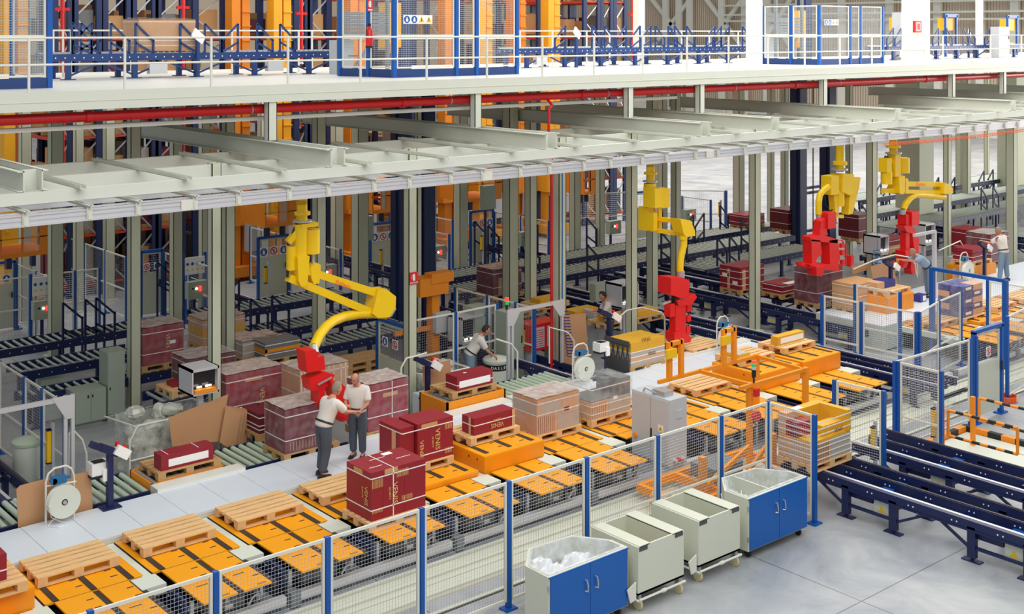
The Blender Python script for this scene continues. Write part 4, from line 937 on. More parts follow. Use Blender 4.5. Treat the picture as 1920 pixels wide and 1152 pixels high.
for i, a in enumerate(((82, 580, 1.15), (368, 543, 1.15), (612, 512, 1.15), (820, 475, 1.15), (985, 447, 1.15), (1150, 426, 1.15), (1292, 404, 1.15), (685, 428, 2.1), (915, 370, 3.0), (1123, 547, 1.2))):
    control_box('green control box with signal lamps, %s in order from the left' % ORD[i] if i < 7 else ('green junction box on the orange crane left of the navy lift', 'green junction box high under the middle cabin', 'pale green box with a white lamp behind the man at the console')[i-7], *a, w_=.6 if i < 7 else .5, h_=.5 if i < 7 else .8 if i < 9 else .5, lamp=i < 7)
def board(label, px, py, z, w_=.62, h_=.5):
    x, y = G(px, py, z); t = thing('sign_board', label, 'sign board', (x, y, z-h_/2))
    MB().box(-w_/2, w_/2, -.02, .02, 0, h_).build('panel', 'white', t); mb = MB()
    for k in range(4):
        for r, v in ((0, .62), (1, .28)):
            cx = -w_/2+w_*(k+.5)/4; mb.cyl((cx, -.02, h_*v), (cx, -.024, h_*v), .045, 10 if r == 0 else 3, r)
    mb.build('pictograms', ['sign_blue', 'sign_yellow'], t)
    for s in (-1, 1): MB().box(s*w_*.55-.04, s*w_*.55+.04, 0, .08, -(z-h_/2), h_+.1).build('post', 'post_blue', t)
board('white board of blue and yellow safety pictograms at the far left', 82, 536, 1.75); board('white board of blue and yellow safety pictograms above a control box, left of centre', 365, 498, 1.8)
# light barriers (yellow bars on posts)
def light_bar(label, px, py0, py1, x=None, y=None, Y=None):
    if Y is None: X, Y = x, y
    else: X = XY(px, Y)
    z0 = AY(px, py1, Y)[1] if x is None else py1; z1 = AY(px, py0, Y)[1] if x is None else py0
    t = thing('light_barrier', label, 'light barrier', (X, Y, 0), group='yellow light barriers')
    MB().box(-.035, .035, -.035, .035, z0, z1).build('sensor_bar', 'light_barrier', t); MB().box(-.04, .04, -.04, .04, z1-.03, z1).box(-.04, .04, -.04, .04, z0, z0+.03).build('end_cap', 'black', t)
    MB().box(.05, .1, -.03, .03, 0, z1+.1).build('post', 'aluminium', t)
for i, a in enumerate(((1637, 800, 862, 13.45), (1750, 765, 820, 13.3), (498, 500, 532, 33.5), (714, 468, 498, 34), (903, 442, 470, 33.5), (984, 615, 652, 22.9), (1349, 380, 406, 33), (638, 478, 500, 34), (91, 805, 870, 22.3), (1683, 478, 510, 21.5))):
    light_bar(['yellow light barrier beside the wrapped load on the front conveyor', 'yellow light barrier between the short mesh panel and the striped barrier', 'yellow light barrier in front of the third back door', 'yellow light barrier in front of the fourth back door', 'yellow light barrier in front of the fifth back door', 'yellow light barrier beside the middle portal', 'yellow light barrier at the bright far opening', 'small yellow light barrier behind the yellow arm', 'yellow light barrier behind the left mesh fence', 'yellow light barrier left of the far red gripper'][i], a[0], a[1], a[2], Y=a[3])
# ------------------------------------------------------------------ left cell: fence, portal, cabinets
fence('mesh fence running back along the left navy conveyor', [(8.17, 27.4), (8.17, 25.85), (8.17, 24.35), (8.17, 23.35), (8.17, 22.2)], h=1.9, mid=.9, pitch=.06, s=.075)
t = thing('light_portal', 'white aluminium portal at the left edge over the navy conveyor', 'portal', (8.1, 21.87, 0))
MB().box(5.2, 8.1, 21.84, 21.9, 2.02, 2.1).build('top_bar', 'aluminium', t, world=True)
for d in (0, .13): MB().box(8.02+d, 8.08+d, 21.84, 21.9, 0, 2.12).build('post', 'aluminium', t, world=True)
MB().slab([(8.2, 21.83, 2.12), (7.8, 21.83, 2.12), (8.05, 21.83, 1.7), (8.2, 21.83, 1.7)], (0, .02, 0)).build('gusset', 'aluminium', t, world=True)
t = thing('light_portal', 'white aluminium portal in the middle with a signal tower', 'portal', (18.4, 21.9, 0))
MB().box(18.5, 20.1, 21.87, 21.93, 2.04, 2.12).build('top_bar', 'aluminium', t, world=True)
for x in (18.4, 18.52, 20.1): MB().box(x-.03, x+.03, 21.87, 21.93, 0, 2.14).build('post', 'aluminium', t, world=True)
MB().slab([(18.35, 21.86, 2.14), (18.8, 21.86, 2.14), (18.55, 21.86, 1.75), (18.35, 21.86, 1.75)], (0, .02, 0)).slab([(20.15, 21.86, 2.14), (19.7, 21.86, 2.14), (20.0, 21.86, 1.75), (20.15, 21.86, 1.75)], (0, .02, 0)).build('gusset', 'aluminium', t, world=True)
def signal(parent, x, y, z, world=True):
    MB().cyl((x, y, z), (x, y, z+.12), .03, 10).build('signal_base', 'black', parent, world=world)
    MB().cyl((x, y, z+.12), (x, y, z+.2), .045, 12).build('green_lamp', 'lamp_green', parent, world=world); MB().cyl((x, y, z+.2), (x, y, z+.28), .045, 12).build('red_lamp', 'lamp_red', parent, world=world)
signal(t, 18.36, 21.9, 2.14)
fence('mesh fence beside the middle portal, with the signal tower in front', [(19.7, 25.6), (19.73, 24.3), (19.74, 23.2), (19.74, 22.5)], h=1.9, mid=.95, pitch=.06)
fence('mesh fence with a corner post behind the film bag, right of the fire extinguisher sign', [(16.7, 23.35), (17.95, 23.33), (19.3, 23.4)], h=1.9, mid=1.0, pitch=.06)
t = thing('safety_door', 'half-open grey mesh door with two round signs, in front of the left-centre columns', 'door', (16.0, 22.6, 0))
MB().box(15.96, 16.04, 22.56, 22.64, 0, 2.0).build('post', 'post_blue', t, world=True); MB().box(15.96, 16.04, 23.7, 23.78, 0, 2.0).build('post', 'post_blue', t, world=True); MB().box(15.96, 16.04, 22.6, 23.78, 1.93, 2.0).build('top_bar', 'post_blue', t, world=True)
mb = MB(); panel_mb(mb, (16.0, 22.66), (16.0, 23.7), .1, 1.9, .06, None, sheet=1.15, m=(0, 1, 0)); mb.build('door_leaf', ['column_paint', 'zinc'], t, world=True)
sign(t, 15.97, 23.4, 1.5, .22, 'blue', axis='y'); sign(t, 15.97, 23.0, 1.5, .22, 'no', axis='y')
t = thing('storage_cabinet', 'low grey-green cabinet with two doors at the left', 'cabinet', (9.92, 26.4, 0))
MB().box(9.92, 10.62, 26.42, 26.95, .08, .78).box(9.96, 10.58, 26.5, 26.9, 0, .08).build('body', 'cabinet_green', t, world=True)
for x in (9.94, 10.285): MB().box(x, x+.335, 26.405, 26.42, .1, .75).build('door', 'cabinet_green', t, world=True)
for x in (10.22, 10.32): MB().box(x-.012, x+.012, 26.39, 26.405, .62, .68).build('handle', 'black', t, world=True)
t = thing('storage_cabinet', 'tall narrow grey-green cabinet beside the low one', 'cabinet', (10.66, 26.4, 0))
MB().box(10.66, 11.05, 26.42, 26.9, 0, 1.52).build('body', 'cabinet_green', t, world=True); MB().box(10.67, 11.04, 26.405, 26.42, .08, 1.48).build('door', 'cabinet_green', t, world=True); MB().box(10.7, 10.72, 26.39, 26.405, .7, .76).build('handle', 'black', t, world=True)
# orange counterweight machine by the lift, cream cabinets, red cage
t = thing('orange_machine', 'orange drive unit with a grey switch box behind the mesh, under the navy lift', 'machine', (*G(812, 690, 0), 0)); 
MB().box(-.12, .12, -.12, .12, 0, 1.9).build('column', 'crane_orange', t); MB().box(-.55, .35, -.2, .3, 1.9, 2.35).box(-.2, .5, -.22, .1, 2.2, 2.45).build('head', 'crane_orange', t); MB().box(-1.2, -.1, -.05, .05, 1.0, 1.1).build('arm', 'crane_orange', t); MB().box(-.12, .35, -.3, -.14, .95, 1.45).build('switch_box', 'cabinet_grey', t)
x, y = G(960, 700, 0)
for lab, px, py, w_, h_ in (('tall grey-green cabinet just left of the red-framed box', 955, 715, .5, 1.75), ('grey-green cabinet left of the middle portal post', 895, 690, .55, 1.6)):
    x, y = G(px, py, 0); t = thing('control_cabinet', lab, 'cabinet', (x, y, 0)); MB().box(-w_/2, w_/2, -.25, .25, 0, h_).build('body', 'cabinet_green', t); MB().box(w_/2-.08, w_/2-.05, -.265, -.25, h_*.55, h_*.65).build('handle', 'black', t)
x, y = G(1010, 640, .9); t = thing('hose_cabinet', 'red equipment box on legs left of the cardboard sheets', 'cabinet', (x, y, 0))
MB().box(-.5, .5, -.25, .25, .75, 1.4).build('box', 'pipe_red', t)
for u in (-.24, .26): 
    mb = MB(); mb.box(u-.2, u+.2, -.262, -.25, .82, 1.32, 0)
    for k in range(8): mb.box(u-.17, u+.17, -.27, -.262, .86+k*.055, .875+k*.055, 1)
    mb.build('grille_panel', ['cabinet_grey', 'sign_red'], t)
for u in (-.4, .4): MB().box(u-.03, u+.03, -.2, .2, 0, .75).build('leg', 'cabinet_grey', t)
# big grey control cabinet in the row of orange plates
t = thing('control_cabinet', 'tall light grey double-door control cabinet with a warning triangle, among the orange plates', 'cabinet', (17.36, 15.9, 0))
MB().box(17.38, 17.86, 15.9, 16.9, .3, 1.58).box(17.42, 17.82, 15.94, 16.86, 0, .3).build('body', 'cabinet_grey', t, world=True)
for a, b in ((15.92, 16.38), (16.4, 16.88)): MB().box(17.362, 17.38, a, b, .34, 1.55).build('door', 'cabinet_grey', t, world=True)
MB().box(17.35, 17.362, 16.35, 16.38, .7, .95).build('lock_handle', 'black', t, world=True); MB().cyl((17.33, 16.78, .72), (17.362, 16.78, .72), .05, 14).build('rotary_switch', 'barrier_orange', t, world=True)
sign(t, 17.362, 16.12, 1.0, .13, 'tri', axis='y'); MB().box(17.55, 17.72, 15.885, 15.9, 1.2, 1.36).build('vent_panel', 'cabinet_grey', t, world=True)
mb = MB().box(17.45, 17.7, 16.1, 16.42, 1.58, 1.68).tube([(17.45, 16.3, 1.62), (17.4, 16.55, 1.68), (17.45, 16.65, 1.6)], .02, 6); mb.build('cable_box', 'zinc', t, world=True)
for k, u in enumerate((.1, .2, .32)): MB().cyl((17.4+u, 15.9, .42), (17.4+u, 15.82, .42), .035, 10).build('plug_socket', 'sign_red' if k == 1 else 'cabinet_grey', t, world=True)
# yellow tube frame
YF = G(1418, 668, 1.7)[1]; YN = G(1510, 693, 1.7)[1]; xa, xb = G(1237, 718, 1.7)[0], G(1418, 668, 1.7)[0]; xc = G(1510, 693, 1.7)[0]
t = thing('guard_cage', 'yellow-orange tube guard frame around the pallet station right of the grey cabinet', 'guard frame', (xb, YF, 0))
for a, b in (((xa, YF), (xb, YF)), ((xa+.9, YN), (xc, YN)), ((xb, YF), (xc-.05, YN)), ((G(1325, 700, 1.7)[0], YF), (G(1407, 722, 1.7)[0], YN))): MB().bar((*a, 1.7), (*b, 1.7), .06, .07).build('rail', 'lift_orange', t, world=True)
for x, y, b in ((xb, YF, 0), (xc, YN, 0), (xa+1.25, YN+.05, 0)): MB().box(x-.05, x+.05, y-.05, y+.05, b, 1.74).build('post', 'lift_orange', t, world=True)
for pa, pb, pt in ((1255, 1277, 642), (1357, 1376, 618)):
    a, b = XY(pa, YF), XY(pb, YF); zt2 = AY(pa, pt, YF)[1]
    for x in (a, b): MB().box(x-.05, x+.05, YF-.04, YF+.04, 1.7, zt2).build('upright', 'lift_orange', t, world=True)
    MB().box(a, b, YF-.04, YF+.04, zt2-.08, zt2).build('crossbar', 'lift_orange', t, world=True); MB().box(a-.16, a+.12, YF-.1, YF-.04, zt2-.3, zt2-.12).build('lamp_box', 'light_barrier', t, world=True)
x, y = xa+1.3, YN-.02; t = thing('signal_tower', 'red and green signal tower with a red emergency button beside the grey cabinet', 'signal light', (x, y, 1.74))
MB().cyl((0, 0, 0), (0, 0, .12), .02, 8).cyl((0, 0, .12), (0, 0, .26), .045, 12).build('base', 'black', t)
for a, m in ((.26, 'aluminium'), (.32, 'lamp_green'), (.38, 'lamp_red')): MB().cyl((0, 0, a), (0, 0, a+.06), .045, 12).build('lens', m, t)
MB().box(-.06, .06, -.1, -.03, -.25, -.1).cyl((-.1, -.1, -.6), (-.1, -.18, -.6), .1, 12).build('emergency_button', 'sign_red', t)
# tall wall posts and frames of the far right cell
t = thing('safety_gateway', 'tall blue door frame in front of the stack of blue printed cartons', 'door frame', (*G(1748, 502, 2.3), 0)); xx, yy = G(1748, 502, 2.3); x2, y2 = G(1885, 525, 2.3)
MB().box(xx-.06, xx+.06, yy-.06, yy+.06, 0, 2.3).build('post', 'post_blue', t, world=True); MB().bar((xx, yy, 2.27), (x2, y2, 2.27), .08, .09).build('top_bar', 'post_blue', t, world=True); MB().box(x2-.06, x2+.06, y2-.06, y2+.06, 0, 2.3).build('post', 'post_blue', t, world=True)
fence('mesh fence beyond the tall blue door frame at the far right', [(31.2, 17.0), (31.2, 15.2), (33.2, 14.9)], mid=.8, pitch=.06)
# striped barriers
def stripe_tube(mb, pts, r=.03, seg=.17):
    acc = 0; k = 0
    for a, b in zip(pts, pts[1:]):
        a = Vector(a); b = Vector(b); L = (b-a).length; p = 0
        while p < L-1e-6:
            q = min(L, p+seg-acc); mb.cyl(a+(b-a)*p/L, a+(b-a)*q/L, r, 10, k); acc = (acc+q-p); p = q
            if acc >= seg-1e-6: acc = 0; k = 1-k
def barrier(label, px0, py0, px1, py1, z1, z0, right=None):
    x0, y0 = G(px0, py0, z1); x1, y1 = x0, G(px1, py1, z1)[1]
    t = thing('barrier_gate', label, 'barrier', (x0, y0, 0))
    mb = MB(); stripe_tube(mb, [(x0, y0, z1), (x1, y1, z1)]); stripe_tube(mb, [(x0, y0, z0), (x1, y1, z0)]); mb.build('striped_bar', ['barrier_orange', 'black'], t, world=True)
    MB().cyl((x0, y0, z0), (x0, y0, z1), .03, 10).build('end_bar', 'barrier_orange', t, world=True); MB().cyl((x1, y1, z0), (x1, y1, z1), .03, 10).build('end_bar', 'barrier_orange', t, world=True)
    MB().box(x0-.04, x0+.04, y0+.1, y0+.18, 0, z1).build('hinge_post', 'barrier_orange', t, world=True)
barrier('orange and black striped barrier gate nearest the camera', 1778, 770, 1916, 800, 1.05, .55)
barrier('second orange and black striped barrier gate behind it', 1836, 747, 1935, 765, 1.05, .6)
t = thing('striped_plinth', 'low plinth with orange and black hazard stripes around a steel drive-in plate', 'plinth', (22.7, 12.6, 0))
for x, lab in ((22.72, 'a'), (24.4, 'b')):
    for k in range(9): MB().box(x, x+.12, 11.2+k*.3, 11.5+k*.3, 0, .16).build('stripe_block', ('black', 'barrier_orange')[k % 2], t, world=True)
for k in range(5): MB().box(22.84+k*.31, 23.15+k*.31, 13.78, 13.9, 0, .16).build('stripe_block', ('barrier_orange', 'black')[k % 2], t, world=True)
MB().box(22.86, 24.38, 10.5, 13.76, 0, .05).box(23.9, 23.98, 10.5, 13.7, .05, .07).build('steel_plate', 'cream', t, world=True)
solo('floor_grating', MB().box(*(lambda a, b: (a[0], b[0], b[1], a[1]))(G(1740, 712), G(1800, 740)), 0, .02), 'dark_grey', 'dark floor grating behind the short mesh panel', 'grating', (*G(1760, 725), 0))
solo('floor_grating', MB().box(*(lambda a, b: (a[0], b[0], b[1], a[1]))(G(1775, 722), G(1840, 745)), 0, .02).box(26.0, 27.0, 15.0, 15.6, 0, .02), 'dark_grey', 'dark floor gratings beside the grey door', 'grating', (*G(1800, 735), 0))
x, y = G(1888, 752); t = thing('cable_coil', 'orange cable coil lying on the floor at the right edge', 'cable', (x, y, 0)); mb = MB()
for k in range(5): mb.tube([(.22*math.cos(a/3), .22*math.sin(a/3), .02+k*.025) for a in range(20)], .014, 5)
mb.build('coil', 'spring_orange', t)
# ------------------------------------------------------------------ waste bins in front
def bin_hex(label, x, y, part, content):
    t = thing('waste_bin', label, 'waste bin', (x, y, 0)); W = 1.58; z0, z1 = .14, 1.0
    out = [(0, 0), (W, 0), (W, .34), (W*.78, .86), (W*.27, .92), (0, .5)]; inn = [(.05, .05), (W-.05, .05), (W-.06, .33), (W*.76, .8), (W*.28, .86), (.05, .47)]
    mb = MB(); n = len(out)
    for i in range(n):
        j = (i+1) % n; a, b, c, d = out[i], out[j], inn[j], inn[i]
        mb.face([(*a, z0), (*b, z0), (*b, z1), (*a, z1)]); mb.face([(*d, z1), (*c, z1), (*c, z0+.05), (*d, z0+.05)]); mb.face([(*a, z1), (*b, z1), (*c, z1), (*d, z1)])
    mb.face([(*p, z0+.05) for p in inn]); mb.face([(*p, z0) for p in out][::-1]); mb.build('shell', 'bin_cream', t)
    for a, b in ((.03, W/2-.004), (W/2+.004, W-.03)): MB().box(a, b, -.022, -.001, z0+.02, z1-.015).build('door', 'door_blue', t)
    MB().box(0, W, -.02, 0, z1-.013, z1).build('rim_strip', 'door_blue', t)
    for a in (W/2-.1, W/2+.1): MB().tube([(a, -.022, .78), (a, -.06, .78), (a+.02, -.06, .7), (a+.02, -.06, .62), (a, -.022, .62)], .011, 8).build('handle', 'zinc', t, True)
    for a in (.3, .8): MB().box(-.012, .005, -.02, .01, a, a+.08).build('hinge', 'zinc', t)
    for a, b in ((.12, .1), (W-.12, .1), (W*.3, .75), (W*.7, .7)):
        MB().cyl((a-.02, b, .06), (a+.02, b, .06), .06, 14).box(a-.03, a+.03, b-.03, b+.03, .1, .14).build('castor', 'rubber', t)
    if part: MB().box(W*.42-.015, W*.42+.015, .05, .88, .5, z1-.01).build('divider', 'bin_cream', t)
    # liner
    rnd = random.Random(part+3); mb = MB(); rows = []
    for k, (o, z) in enumerate(((1.03, z1-.08), (1.03, z1+.015), (.96, z1+.02), (.9, z1-.2), (.84, z1-.42))):
        cx, cy = W/2, .45; rows.append([((p[0]-cx)*o+cx+rnd.uniform(-.01, .01), (p[1]-cy)*o+cy+(.06 if p[1] < .02 and k < 2 else 0)+rnd.uniform(-.01, .01), z) for p in [((a[0]*(1-f)+b[0]*f), (a[1]*(1-f)+b[1]*f)) for a, b in zip(inn, inn[1:]+inn[:1]) for f in (0, .33, .66)]])
    for r0, r1 in zip(rows, rows[1:]):
        m_ = len(r0)
        for i in range(m_): mb.face([r0[i], r0[(i+1) % m_], r1[(i+1) % m_], r1[i]])
    mb.build('liner', 'bin_liner', t, True)
    # crumpled content
    c = MB(); N = 22; g = {}
    for i in range(N+1):
        for j in range(N+1):
            u = .1+(W-.2)*i/N*(1 if not part else .42); v = .08+.68*j/N
            if v > .45+.4*min(1, u/.4): v = .45+.4*min(1, u/.4)
            g[i, j] = (u, v, (.6 if part else .7)+rnd.uniform(-.05, .07)+.12*math.sin(i*.5+j*.3)*math.cos(j*.35)+(.12 if content == 'white_film' and i < 8 else 0))
    for i in range(N):
        for j in range(N): c.face([g[i, j], g[i+1, j], g[i+1, j+1], g[i, j+1]])
    if part:
        for k in range(14):
            a = rnd.uniform(.15, .5); b = rnd.uniform(.15, .6); c.tube([(a, b, .6), (a+rnd.uniform(-.15, .2), b+.1, .78+rnd.uniform(0, .1)), (a+rnd.uniform(-.1, .3), b+rnd.uniform(-.1, .2), .64)], .008, 4)
    o = c.build('discarded_film', 'white_film' if content == 'white_film' else 'strap_white', loc=(0, 0, 0)); o.location = (x, y, 0)
    tag(o, 'crumpled clear plastic film heaped in the left blue-doored bin' if not part else 'tangle of white strapping in the divided blue-doored bin', 'waste')
    return t
bin_hex('hexagonal bin with blue doors at the bottom edge, filled with clear film', 11.42, 12.72, 0, 'white_film')
bin_hex('hexagonal blue-doored bin beside the wrapped load, with a divider', 15.82, 12.76, 1, 'straps')
def cart(label, x, y, waste):
    t = thing('waste_cart', label, 'cart', (x, y, 0)); W, D = 1.0, 1.0; z0, z1 = .27, .98
    mb = MB().box(0, W, 0, .03, z0, z1).box(0, W, D-.03, D, z0, z1).box(0, .03, .03, D-.03, z0, z1).box(W-.03, W, .03, D-.03, z0, z1).box(0, W, 0, D, z0, z0+.03)
    mb.box(.03, .25, .0, D, z1-.012, z1+.012).box(W-.25, W-.03, .0, D, z1-.012, z1+.012); mb.box(.235, .25, .03, D-.03, z1-.35, z1).box(W-.25, W-.235, .03, D-.03, z1-.35, z1).build('box_body', 'bin_cream', t)
    mb = MB()
    for a in (.02, W-.2): mb.box(a, a+.18, -.004, .0, z1-.07, z1-.01)
    mb.build('fork_slot', 'dark_grey', t)
    for a in (0, W): MB().cyl((a, -.02, z0-.08), (a, .98, z0-.08), .018, 8).build('side_tube', 'rail_white', t)
    MB().cyl((0, -.03, z0-.06), (W, -.03, z0-.06), .018, 8).cyl((.48, -.03, z0-.06), (.56, -.03, z0-.06), .03, 8).build('foot_bar', 'rail_white', t)
    for a, b in ((.1, .1), (W-.04, .08), (.1, .9), (W-.1, .9)):
        MB().cyl((a-.02, b, .085), (a+.02, b, .085), .085, 18).build('wheel', 'wheel_cream', t, True); MB().box(a-.03, a+.03, b-.04, b+.04, .15, z0).build('fork', 'zinc', t)
    MB().slab([(-.2, .02, z0+.12), (-.02, .02, z0+.2), (-.02, .02, z0-.06), (-.14, .02, z0-.08)], (0, .02, 0)).build('lock_plate', 'rail_white', t)
    if waste:
        mb = MB(); rnd = random.Random(4)
        for k in range(9):
            a = rnd.uniform(.35, .6); b = rnd.uniform(.2, .7); mb.tube([(a, b, .4), (a+.1, b-.1, .62+rnd.uniform(0, .15)), (a+.25, b+rnd.uniform(-.2, .2), .5)], .012, 4)
        mb.box(.3, .7, .1, .9, .3, .42)
        o = mb.build('cable_scraps', 'spring_orange' if False else 'tile_peach'); o.location = (x, y, 0); tag(o, 'tangled peach-coloured scraps lying in the left cream cart', 'waste')
cart('cream box cart on cream wheels with scraps inside, next to the left blue-doored bin', 13.13, 12.64, True)
cart('empty cream box cart on wheels, left of the divided blue-doored bin', 14.54, 12.7, False)
# strapped load leaving on the front conveyor
x, y = 18.3, 13.3; pallet('pallet under the strapped mustard load on the front conveyor', x, y, .675, group='wooden pallets')
load('tall mustard load with many white straps and a maroon carton, beside the blue bin', 'cartons',
     [(x+.02, x+.6, y+.02, y+.78, .82, 1.2, 'tile_peach'), (x+.6, x+1.18, y+.02, y+.78, .82, 1.2, 'tile_box'), (x+.02, x+1.18, y+.02, y+.78, 1.2, 1.24, 'mustard'), (x+.02, x+.45, y+.35, y+.6, 1.24, 1.5, 'maroon'), (x+.02, x+.3, y+.6, y+.78, 1.24, 1.62, 'tile_peach'),
      (x+.45, x+1.05, y+.1, y+.35, 1.24, 1.42, 'mustard'), (x+1.05, x+1.18, y+.0, y+.78, 1.24, 1.62, 'mustard'), (x+.3, x+1.05, y+.6, y+.78, 1.24, 1.62, 'mustard')],
     (.9, 1.0, 1.1, 1.18, 1.34, 1.44, 1.56), None, stripes(.04, .5, .02, .36, 9, m='leather')+[('t', .25, .55, .62, .76, 'paper')], [('VENIS', .1, 'f', .75, .5, 0)])
# ------------------------------------------------------------------ loads standing in the middle of the hall
def LP(label, px, pb, pt, zb, wx, wy, cart_m, layers=1, pal=True, film=None, straps=True, texts=(), patches=(), vs=(), cat='cartons', onpal=None, name='carton_load'):
    x0, y0 = G(px, pb, zb); zt_ = AY(px, pt, y0)[1]; h = (zt_-zb)/layers
    cs = []
    for k in range(layers):
        m = cart_m[k % len(cart_m)] if isinstance(cart_m, (list, tuple)) else cart_m
        n = 2 if wx > .7 else 1
        for q in range(n): cs.append((x0+wx*q/n, x0+wx*(q+1)/n, y0, y0+wy, zb+h*k, zb+h*(k+1), m))
    if pal: pallet('pallet under the %s' % (onpal or label), x0-.04, y0-.03, zb-.146, m='pallet_old', group='wooden pallets')
    st_ = [zb+(zt_-zb)*f for f in ((.3, .85) if straps is True else straps or ())]
    return load(label, cat, cs, st_, film, patches, texts, vstr=[x0+wx*f for f in vs], name=name)
LP('dark wrapped maroon load standing beside the white platform edge, left of the two men', 535, 853, 772, .79, 1.0, .76, 'maroon_dark', film='stretch_film', onpal='dark wrapped maroon load left of the two men', patches=stripes(.1, .7, .04, .2, 9))
LP('wide wrapped maroon load with vertical lettering, behind the small display cabinet', 424, 792, 707, .79, 1.25, .8, 'maroon', film='stretch_film', texts=[('VENIS', .15, 'f', .8, .35, 1)], patches=[('f', .42, .8, .72, .8, 'kraft'), ('f', .68, .85, .2, .28, 'paper')], onpal='wide wrapped maroon load with lettering')
LP('dark low maroon load between the two wrapped loads', 486, 815, 778, .79, 1.0, .7, 'maroon_dark', 2, straps=(.2, .4, .8), onpal='dark low maroon load')
LP('kraft wrapped load with many vertical white straps, behind the red gripper', 562, 785, 698, .79, 1.15, .8, 'tile_peach', 2, film='stretch_film', vs=(.03, .1, .25, .35, .6, .7, .85, .95), onpal='kraft load with vertical white straps', straps=(.5, .9))
LP('wrapped maroon load with crossed white straps, right of the standing man', 690, 812, 725, .79, .95, .75, 'maroon', film='stretch_film', vs=(.6,), patches=[('f', .35, .7, .62, .7, 'kraft')], onpal='wrapped maroon load right of the standing man')
LP('tall maroon load with lettering and torn film, between the first two columns at the left', 268, 688, 618, .9, 1.0, .8, 'maroon', 2, film='stretch_film', texts=[('VENIS', .13, 'f', .6, .5, 1)], patches=[('f', .65, .8, .42, .5, 'paper')], onpal='tall maroon load at the left')
LP('flat maroon load under film, right of the tall maroon load', 352, 722, 677, .85, 1.15, .8, 'maroon_dark', 1, film='stretch_film', onpal='flat maroon load at the left')
LP('mustard and tan layered load behind the second front column', 380, 650, 603, .85, 1.15, .8, ['tile_peach', 'mustard', 'tile_peach'], 3, film='stretch_film', onpal='mustard and tan layered load')
LP('grey wrapped load right of the second front column', 455, 672, 644, .85, 1.05, .8, 'tile_box', 1, film='stretch_film', onpal='grey wrapped load')
LP('orange-edged grey tile load with broad white straps, right of the grey wrapped load', 497, 676, 645, .85, .95, .7, 'tile_grey', 1, patches=[('f', 0, .95, .16, .24, 'lift_orange'), ('f', 0, .06, 0, .24, 'lift_orange'), ('s', 0, .7, .14, .24, 'lift_orange')], onpal='orange-edged grey tile load')
x, y = G(322, 735, .85); pallet('yellowish pallet behind the small display cabinet', x, y, .7, m='pallet_wood'); load('thin maroon carton with a tan face on the yellowish pallet', 'carton', [(x+.15, x+1.1, y+.3, y+.6, .846, .95, 'maroon')], (), None, [('f', .2, .9, .03, .09, 'paper')])
x, y = G(672, 712, .2)
for k in range(4): pallet('old pallet in the stack behind the standing man, %s from the bottom' % ORD[k], x-.3, y, .02+k*.15, m='pallet_old', group='stacked old pallets')
LP('maroon tile load on a pallet in the middle, behind the fence with the signal tower', 925, 555, 508, .77, 1.1, .8, 'maroon_dark', 3, film='stretch_film', onpal='maroon tile load in the middle', patches=[('f', .2, .4, 0, .5, 'tile_peach'), ('f', .8, .95, 0, .5, 'tile_peach')])
for i, (px, py, lab) in enumerate(((965, 590, 'pale pallet on the rollers left of the red riser'), (1010, 575, 'pallet with a flat mustard carton left of the blue-cabled column'), (1075, 598, 'pallet with kraft sheets behind the cardboard stand'), (1140, 610, 'pallet behind the man at the console'), (1240, 645, 'pallet behind the red gripper'), (1300, 658, 'pallet stack right of the red gripper'), (1190, 600, 'pallet under the white lid behind the console'))):
    x, y = G(px, py, .8); pallet(lab, x, y, .66, m='pallet_wood' if i % 2 else 'pallet_old')
    if i in (1, 2, 3, 6): load('flat mustard carton lying on the %s' % ['', 'pallet left of the blue-cabled column', 'pallet behind the cardboard stand', 'pallet behind the man at the console', '', '', 'pallet under the white lid'][i], 'carton', [(x+.2, x+1.1, y+.15, y+.6, .806, .93, 'mustard')])
LP('mustard-topped layered load with a grey lattice edge guard, right of centre', 1183, 690, 645, .79, 1.15, .8, ['tile_box', 'tile_peach', 'tile_box', 'mustard', 'mustard'], 5, texts=[('VENIS', .12, 'f', .5, .58, 0), ('VENIS', .1, 'f', .7, .22, 0)], onpal='mustard-topped layered load', straps=(.2, .4, .6))
x0, y0 = G(1183, 690, .79)
t = thing('edge_guard', 'dark grey lattice edge guard on the side of the mustard-topped load', 'guard', (x0-.04, y0, .6)); mb = MB().box(-.02, 0, 0, .82, 0, .35)
for k in range(6): mb.bar((-.01, k*.16, .35), (-.01, k*.16+.1, .7), .02, .03).bar((-.01, k*.16+.12, .35), (-.01, k*.16+.02, .7), .02, .03)
mb.box(-.02, 0, 0, .82, .68, .8).build('lattice', 'dark_grey', t)
LP('maroon block load tied with white labels and kraft strips, on the navy conveyor', 1388, 545, 503, .785, 1.15, .8, 'maroon', 4, onpal='maroon block load with white labels', patches=[('s', .1, .3, .15, .25, 'paper'), ('s', .45, .7, .35, .45, 'paper'), ('f', .1, .25, 0, .6, 'tile_peach'), ('f', .7, .85, 0, .6, 'tile_peach'), ('s', .4, .5, 0, .6, 'tile_peach')], straps=(.2, .5, .8))
LP('low maroon cartons with a tan top strip, left of the red gripper frame', 1467, 553, 536, .785, 1.0, .75, 'maroon', 2, onpal='low maroon cartons left of the red gripper frame', patches=[('t', .3, 1.0, .0, .25, 'paper')])
LP('tall dark plum-coloured carton under the red gripper frame', 1532, 570, 508, .785, 1.25, .8, 'maroon_dark', 1, onpal='tall dark plum-coloured carton', film='stretch_film')
LP('tan layered load right of the red gripper frame, behind the mesh', 1605, 582, 535, .785, 1.15, .8, ['kraft', 'tile_peach'], 5, onpal='tan layered load right of the red gripper frame', straps=(.2, .5, .9))
LP('tall maroon cylinder-like load under the yellow arm at the right', 1610, 448, 404, .85, .95, .9, 'maroon_dark', 2, onpal='tall maroon load under the right yellow arm')
